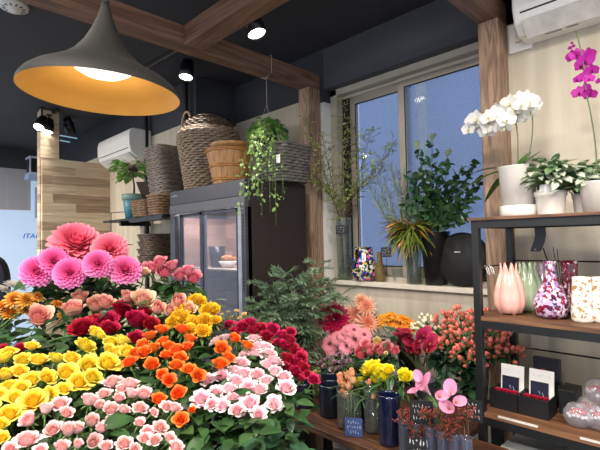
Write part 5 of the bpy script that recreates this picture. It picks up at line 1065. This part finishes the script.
def orchid(name, pot, potm, spikes, blooms, col, label, leafn, pot_label=None, saucer=True):
    x, y, r0, r1, h, zb = pot; t = thing('orchid_plant', (x, y, ZT), label, 'orchid'); m = MB()
    if saucer: lathe(m, [(0, 0), (r0*1.12, 0), (r0*1.22, .012), (r0*1.24, .05), (r0*1.16, .05), (r0*1.1, .012), (0, .008)], 32); m.build('saucer', potm, t, True); m = MB()
    lathe(m, [(0, zb), (r0, zb), (r1, h), (r1+.003, h+.003), (r1-.006, h), (r0*.9, zb+.01), (0, zb+.01)], 32); m.build('pot', potm, t, True)
    m = MB(); lathe(m, [(0, h-.03), (r1*.93, h-.03)], 20); m.build('moss', mat('bark_moss', '4f4a33', .9, noise=.3, nscale=40), t)
    for (a, L, W, lift, dr) in leafn:
        m = MB(); leafm(m, L, W, Matrix.Translation((0, 0, h-.02)) @ Matrix.Rotation(a, 4, 'Z') @ Matrix.Rotation(-lift, 4, 'Y'), .2, dr, .8, 2, 8); m.build('leaf', leafmat('orchid_leaf', '3f6430', '5a8242', .15, .3) if 'orchid_leaf' not in MATS else MATS['orchid_leaf'], t, True)
    o = Vector((x, y, ZT))
    for pts in spikes:
        m = MB(); P0 = Vector((rnd(-.01, .01), rnd(-.01, .01), h-.03)); q = [P0]+[onY(a, b, Y)-o for a, b, Y in pts]
        sm = []
        for i in range(len(q)-1):
            p0 = q[max(0, i-1)]; p1 = q[i]; p2 = q[i+1]; p3 = q[min(len(q)-1, i+2)]
            for k in range(5):
                u = k/5; sm.append(.5*((2*p1)+(p2-p0)*u+(2*p0-5*p1+4*p2-p3)*u*u+(3*p1-p0-3*p2+p3)*u**3))
        sm.append(q[-1]); tube(m, sm, .0028, 6); m.build('flower_spike', mat('spike_green', '5a6a3a', .5), t, True)
    vs = variants('orchid_bloom', col, 3, lambda i: orchid_mb(i))
    for (a, b, w, Y) in blooms:
        p = onY(a, b, Y); s = w*(p-EYE).dot(FW)/FP; v = ob('blossom', random.choice(vs), t, p-o); v.rotation_mode = 'QUATERNION'
        ax = (TOCAM(p)+rvec(.45)+Vector((-.25, 0, 0))).normalized(); up_ = Vector((0, 0, 1)); zx = ax; xx = up_.cross(zx).normalized(); yy = zx.cross(xx); v.rotation_quaternion = Matrix((xx, yy, zx)).transposed().to_quaternion() @ Quaternion((0, 0, 1), rnd(-.3, .3)); v.scale = (s, s, s)
    return t
def rack_things():
    P['white'] = P['white']
    wb = []
    for i in range(34):
        u = i/33; wb.append((470+62*u+rnd(-3, 3), 127-27*u+rnd(-9, 9)+6*math.sin(u*3), rnd(17, 21), rnd(1.97, 2.08)))
    wb += [(520, 100, 20, 2.03), (510, 103, 20, 2.0), (500, 110, 20, 2.0), (526, 98, 18, 2.02), (515, 112, 18, 2.05), (469, 129, 16, 2.0), (474, 124, 14, 2.0), (533, 99, 14, 2.05), (529, 110, 13, 2.08), (521, 118, 13, 2.06), (498, 127, 13, 2.0), (488, 130, 12, 2.0)]
    p = onY(519, 213, 2.02)
    orchid('white', (p.x, 2.02, .062, .078, .215, .012), M_ceram, [[(530, 150, 2.03), (532, 115, 2.05), (520, 97, 2.05), (495, 108, 2.02), (468, 128, 2.0)], [(518, 165, 2.02), (517, 130, 2.04), (508, 105, 2.05), (485, 118, 2.02)]], wb, 'white', 'white moth orchid cascading left from a white pot on the top shelf',
           [(R(170), .2, .05, .5, .4), (R(200), .24, .05, .35, .9), (R(150), .2, .045, .2, .8), (R(60), .12, .06, 1.0, .1), (R(20), .13, .055, .9, .2), (R(100), .13, .055, .6, .3)])
    # variegated plants in white pots
    def varieg(px, py, y, r, h, w, lb, n, tag_=True):
        p = onY(px, py, y); t = thing('variegated_plant', (p.x, y, ZT), lb, 'potted plant', 'white-leaved plants in white pots'); m = MB()
        lathe(m, [(0, 0), (r*.84, 0), (r*.86, .004), (r*.98, h*.78), (r*1.05, h*.8), (r*1.07, h), (r*1.0, h), (r*.8, .01), (0, .01)], 32); m.build('pot', M_ceram, t, True)
        m = MB(); lathe(m, [(0, h-.015), (r*.96, h-.015)], 20); m.build('soil', mat('soil', '33261d'), t)
        if tag_: B(-.022, .028, -.001, .001, 0, .03, Matrix.Translation((0, -r*1.06, h-.004)) @ Matrix.Rotation(-.15, 4, 'X')).build('white_label', M_white, t)
        mg_ = leafmat('varieg_green', '5f8050', '8ba77a', .2); mw = leafmat('varieg_white', 'f0f0e2', 'dbe2c8', .35); g = MB(); f = MB(); s = MB()
        for i in range(n):
            a = rnd(0, 6.28); rr = w*math.sqrt(random.random()); z = h+.03+rnd(0, .11)*(1-rr/w*.4); c = Vector((rr*math.cos(a), rr*math.sin(a), z)); tube(s, [(c.x*.2, c.y*.2, h-.02), (c.x*.7, c.y*.7, z-.01), c], .0016, 4)
            l = rnd(.045, .075); M = Matrix.Translation(c) @ Matrix.Rotation(a+rnd(-.7, .7), 4, 'Z') @ Matrix.Rotation(rnd(-.7, .5), 4, 'Y') @ Matrix.Rotation(rnd(-.6, .6), 4, 'X'); leafm(g, l, l*.45, M, .15, .3, .9, 1, 4)
            M2 = M @ Matrix.Translation((l*.1, 0, .002)); leafm(f if i % 5 else g, l*.95, l*.4, M2, .15, .3, .9, 1, 4)
        s.build('stems', M_stem, t, True); g.build('green_leaves', mg_, t, True); f.build('white_leaves', mw, t, True)
        return p
    varieg(551, 211, 2.02, .058, .10, .085, 'white and green leaved plant in a white pot between the two orchids', 170)
    p = onY(598, 209, 2.03)
    pk = [(577, 55, 13, 2.0), (585, 60, 15, 2.0), (589, 54, 12, 2.02), (573, 56, 12, 2.0), (580, 66, 13, 2.0), (592, 70, 12, 2.0), (584, 77, 12, 2.0), (589, 79, 10, 2.0), (579, 93, 13, 2.0), (586, 90, 14, 2.0), (590, 94, 12, 2.0), (577, 80, 8, 2.0), (599, 81, 6, 2.0), (573, 46, 4, 2.0), (570, 48, 4, 2.0), (572, 43, 3, 2.0)]
    orchid('pink', (p.x, 2.03, .05, .06, .12, .004), M_ceram, [[(596, 150, 2.02), (591, 115, 2.0), (586, 90, 2.0), (583, 60, 2.0), (576, 31, 2.0)]], [], 'white', 'tall magenta orchid spray rising beside the right air conditioner', [(R(150), .16, .045, .6, .5), (R(210), .15, .045, .4, .6), (R(30), .14, .045, .7, .4)], saucer=False)
    t = bpy.data.objects['orchid_plant.001']; mp_ = petal('magenta_petal', '700a4a', 'b82c9c', '9c1880'); vs = [M_(('orchid_mag', i), lambda i=i: orchid_mb(i), mp_) for i in range(2)]; o = t.location
    for (a, b, w, Y) in pk:
        q = onY(a, b, Y); s = w*1.2*(q-EYE).dot(FW)/FP; v = ob('blossom', random.choice(vs), t, q-o); v.rotation_mode = 'QUATERNION'; ax = (TOCAM(q)+rvec(.5)).normalized(); v.rotation_quaternion = ax.to_track_quat('Z', 'Y'); v.scale = (s, s, s)
    g = MB()
    varieg(584, 207, 2.1, .04, .085, .09, 'white and green leaved plant squeezed behind the magenta orchid pot', 170, False)
    # middle shelf
    def tulip_vase(px, py, y, col, s, lb):
        p = onY(px, py, y); t = thing('tulip_vase', (p.x, y, ZM), lb, 'vase', 'lobed vases with pointed petal rims'); m = MB(); n = 72; lobes = 8
        prof = [(.03, .004), (.05, .008), (.064, .04), (.066, .075), (.058, .12), (.045, .165), (.036, .195), (.034, .22)]; vs = []; fs = []
        for i, (r, z) in enumerate(prof):
            for j in range(n):
                th = 2*PI*j/n; lb_ = abs(math.cos(lobes/2*th)); q = r*(1-.13*(1-lb_**.5)*(1 if i < 6 else .6)); zz = z
                if i >= 5: zz = z-(i-4)*.012*(1-lb_)**1.0*1.3
                if i == 7: q *= 1.04
                vs.append((s*q*math.cos(th), s*q*math.sin(th), s*zz))
        for i in range(len(prof)-1):
            for j in range(n): a, b = i*n+j, i*n+(j+1) % n; fs.append((a, b, b+n, a+n))
        fs.append(tuple(range(n-1, -1, -1))); m.add(vs, fs); o = m.build('vase_body', mat('glaze_'+col, col, .15, noise=.04, coat=.5), t, True)
        k = o.modifiers.new('wall', 'SOLIDIFY'); k.thickness = .003
        m = MB()
        for j in range(4): lathe(m, [(0, 0), (.006, 0), (.008, .012), (0, .012)], 8, Matrix.Translation((s*.036*math.cos(j*1.571+.8), s*.036*math.sin(j*1.571+.8), 0)))
        m.build('feet', mat('glaze_'+col, col), t, True)
    tulip_vase(510, 312, 1.98, 'eab0a2', .99, 'pink lobed vase with pointed rim, nearest the rack leg')
    tulip_vase(529, 309, 2.10, 'b5c8a4', .98, 'pale green lobed vase with pointed rim behind the pink one')
    tulip_vase(540, 309, 2.17, 'c0a6b6', .96, 'lilac lobed vase with pointed rim at the back')
    sp = mottled('splash_glass', ['cfb4cc', '7c1636', 'b9a0c4', '8a1c3c', 'e0d4de', '3a1030', '9a7ab0', '5c1432'], 80)
    p = onY(552, 317, 1.98); vase('bottle_vase', p.x, 1.98, ZM, [(.035, 0), (.055, .012), (.066, .045), (.064, .075), (.045, .115), (.026, .15), (.019, .185), (.021, .222), (.025, .228)], sp, 'long-necked bottle vase splashed white, crimson and lilac on middle shelf')
    dk = mottled('garnet_glass', ['5a0c24', '7d1636', '45081c', 'd8c8ce', '8e2040', '6a1030', '4a0a20'], 80)
    p = onY(571, 308, 2.12); vase('bottle_vase', p.x, 2.12, ZM, [(.03, 0), (.05, .012), (.056, .05), (.05, .09), (.034, .13), (.03, .17), (.033, .21), (.03, .225)], dk, 'dark garnet glass vase behind the splashed bottle vase')
    wg = mottled('white_gold', ['ece6da', 'f2ede2', 'e6dfd2', 'b3893e', 'efe9de', 'e9e3d7', 'f0ebe0', 'ece6da', 'a67c36', 'ede7db'], 90, .3)
    p = onY(583, 319, 1.96); vase('white_gold_vase', p.x, 1.96, ZM, [(.031, 0), (.038, .008), (.04, .04), (.035, .1), (.031, .16), (.032, .17)], wg, 'white cylindrical vase with gold marks on the middle shelf', fr=lambda th, i: 1+.02*math.cos(5*th))
    p = onY(603, 318, 1.99); vase('white_gold_vase', p.x, 1.99, ZM, [(.031, 0), (.038, .008), (.04, .04), (.035, .1), (.031, .16), (.032, .17)], wg, 'white and gold vase cut off by the right picture edge')
    p = onY(562, 306, 2.17); t = vase('reed_bottle', p.x, 2.19, ZM, [(.02, 0), (.024, .01), (.024, .08), (.012, .1), (.012, .11)], M_blackp, 'small dark bottle of black diffuser reeds behind the bottle vases')
    for (a, b) in ((543, 248), (553, 247), (557, 249)):
        q = onY(a, b, 2.19)-t.location; m = MB(); tube(m, [(0, 0, .01), q], .0035 if a == 543 else .0018, 5); m.build('reed', M_black, t)
    # gift boxes on the lower shelf
    red = petal('preserved_red', '7a0a20', 'b8203c', 'a01430', .05); rm = rose_mb(401, 20, .5, 0, .2).mesh('rose', red)
    for i, (px, py, dx, lb) in enumerate(((518, 402, 0, 'left'), (545, 413, 0, 'right'))):
        c = Vector(((-.755, -.638)[i], 1.985, ZB)); t = thing('gift_box', c, lb+' of two open black gift boxes with red rose and white card', 'gift box', 'black gift boxes on the lower shelf')
        b = MB(); w, d, h = .057, .055, .075; box(b, -w, w, -d, d, 0, .006); box(b, -w, -w+.003, -d, d, .006, h); box(b, w-.003, w, -d, d, .006, h); box(b, -w+.003, w-.003, -d, -d+.003, .006, h); box(b, -w+.003, w-.003, d-.003, d, .006, h); b.build('box_base', M_black, t)
        for q in range(3): o = ob('preserved_rose', rm, t, Vector((-.032+.032*q, -.012, .05))); o.scale = (.045,)*3
        M = Matrix.Translation((0, d-.012, .04)) @ Matrix.Rotation(-.14, 4, 'X'); B(-.046, .05, -.001, .001, 0, .125, M).build('white_card', M_white, t); B(-.04, .03, -.0035, -.0015, .0, .075, M).build('navy_card', mat('navy_card', '1a1d33', .4, noise=.1), t)
        m = MB(); s_ = M @ Matrix.Translation((0, -.005, .028)) @ Matrix.Rotation(PI/2, 4, 'X'); tube(m, [s_ @ Vector(q) for q in ((-.008, .01, 0), (-.002, -.004, 0), (.006, .006, 0), (.012, -.012, 0))], .0016, 4); m.build('ribbon_mark', mat('silver_ribbon', 'b9b9c4', .3, metal=.5), t)
        scribble(t, M @ Matrix.Translation((0, -.0018, .1)) @ Matrix.Rotation(PI/2, 4, 'X'), .08, .02, 1, mat('pale_print', '9aa0b0', .6), .0004, 'card_print')
    c = Vector((-.645, 2.13, ZB)); t = thing('framed_box', c, 'black box with lid standing open behind the gift boxes', 'gift box'); B(-.045, .05, -.03, .05, 0, .09).build('box_base', M_black, t)
    m = MB(); box(m, -.05, .055, .0, .02, .09, .195); box(m, -.05, -.043, -.004, 0, .09, .195); box(m, .048, .055, -.004, 0, .09, .195); box(m, -.043, .048, -.004, 0, .188, .195); m.build('lid', mat('lid_dark', '24242c', .4), t)
    m = MB(); lathe(m, [(0, 0), (.014, .0), (.012, .006), (0, .01)], 10, Matrix.Translation((-.01, -.001, .135)) @ Matrix.Rotation(PI/2, 4, 'X')); m.build('lid_emblem', mat('rose_emblem', '9c4a4a', .5), t, True)
    t = thing('gift_box', Vector((-.575, 2.1, ZB)), 'plain closed black gift box right behind the open pair', 'gift box'); B(-.0, .06, -.06, .05, 0, .1).build('box_base', M_black, t, bevel=.002)
    # clear bags of red-centred sweets/blossoms
    film = glass('clear_film', 'f4f2f6', .86, .12)
    for i, (px, py, yy, r, z, lb) in enumerate(((578, 426, 1.96, .05, 0, 'left of the two lower'), (600, 433, 1.98, .05, 0, 'right of the two lower'), (597, 398, 2.06, .045, .075, 'topmost of the'), (588, 415, 2.06, .045, 0, 'rearmost of the'))):
        p = onZ(px, py, ZB) if z == 0 else onY(px, py, yy); x = onY(px, py-12, yy).x; t = thing('wrapped_flower', Vector((x, yy, ZB+z)), lb+' clear wrapped red and white posies on lower shelf', 'wrapped posy', 'clear wrapped red and white posies'); m = MB()
        lathe(m, [(0, .002), (r*.7, .004), (r, .03), (r*.95, .055), (r*.6, .08), (r*.2, .088)], 18, None, lambda th, i: 1+.05*math.sin(5*th+i)); m.build('film_wrap', film, t, True)
        m = MB()
        for k in range(7):
            a = k*1.05; q = .02 if k else 0; lathe(m, [(0, .0), (.011, .004), (.01, .014), (0, .018)], 8, Matrix.Translation((q*math.cos(a), q*math.sin(a), .042+rnd(-.004, .004))))
        m.build('red_blossoms', mat('red_blossom', 'b32a40', .5), t, True)
        m = MB()
        for k in range(14):
            a = k*.45; q = .033; lathe(m, [(0, .0), (.008, .004), (.007, .011), (0, .014)], 6, Matrix.Translation((q*math.cos(a), q*math.sin(a), .034+rnd(-.01, .012))))
        m.build('white_blossoms', mat('white_blossom', 'dcd8da', .5), t, True)
    # clear lidded case under the lower shelf, on the bottom board
    t = thing('clear_case', (-.45, 2.04, .319), 'large clear plastic case under the lower shelf', 'plastic case'); b = MB(); box(b, -.3, .3, -.15, .15, 0, .3); b.build('case_body', glass('case_plastic', 'c6cac8', .6, .1), t, bevel=.01)
    box(MB(), 0, 1, 0, 1, 0, 1); B(-.31, .31, -.16, .16, .3, .315).build('case_lid', glass('lid_plastic', 'd5d8d6', .45, .15), t, bevel=.004)
rack_things()
# low leafy plants on the floor under the window bench
def floor_plants():
    for i, (x, y, lb) in enumerate(((-1.75, 1.42, 'left'), (-1.5, 1.38, 'middle'), (-1.25, 1.40, 'right'))):
        t = thing('floor_plant', (x, y, 0), lb+' of three dark leafy plants below the bench edge', 'potted plant', 'leafy plants below the bench'); m = MB(); lathe(m, [(0, 0), (.08, 0), (.1, .2), (.09, .2), (.075, .01)], 20); m.build('pot', M_blackp, t, True)
        s = MB(); f = MB()
        for k in range(120):
            a = rnd(0, 6.28); rr = .17*math.sqrt(random.random()); z = rnd(.25, .56); c = Vector((rr*math.cos(a), rr*math.sin(a), z)); 
            if k % 4 == 0: tube(s, [(0, 0, .1), (c.x*.5, c.y*.5, z*.7), c], .002, 4)
            l = rnd(.04, .08); leafm(f, l, l*.5, Matrix.Translation(c) @ Matrix.Rotation(a+rnd(-1, 1), 4, 'Z') @ Matrix.Rotation(rnd(-.4, .5), 4, 'Y'), .2, .4, 1, 1, 3)
        s.build('stems', M_stemd, t, True); f.build('foliage', M_leaf, t, True)
floor_plants()
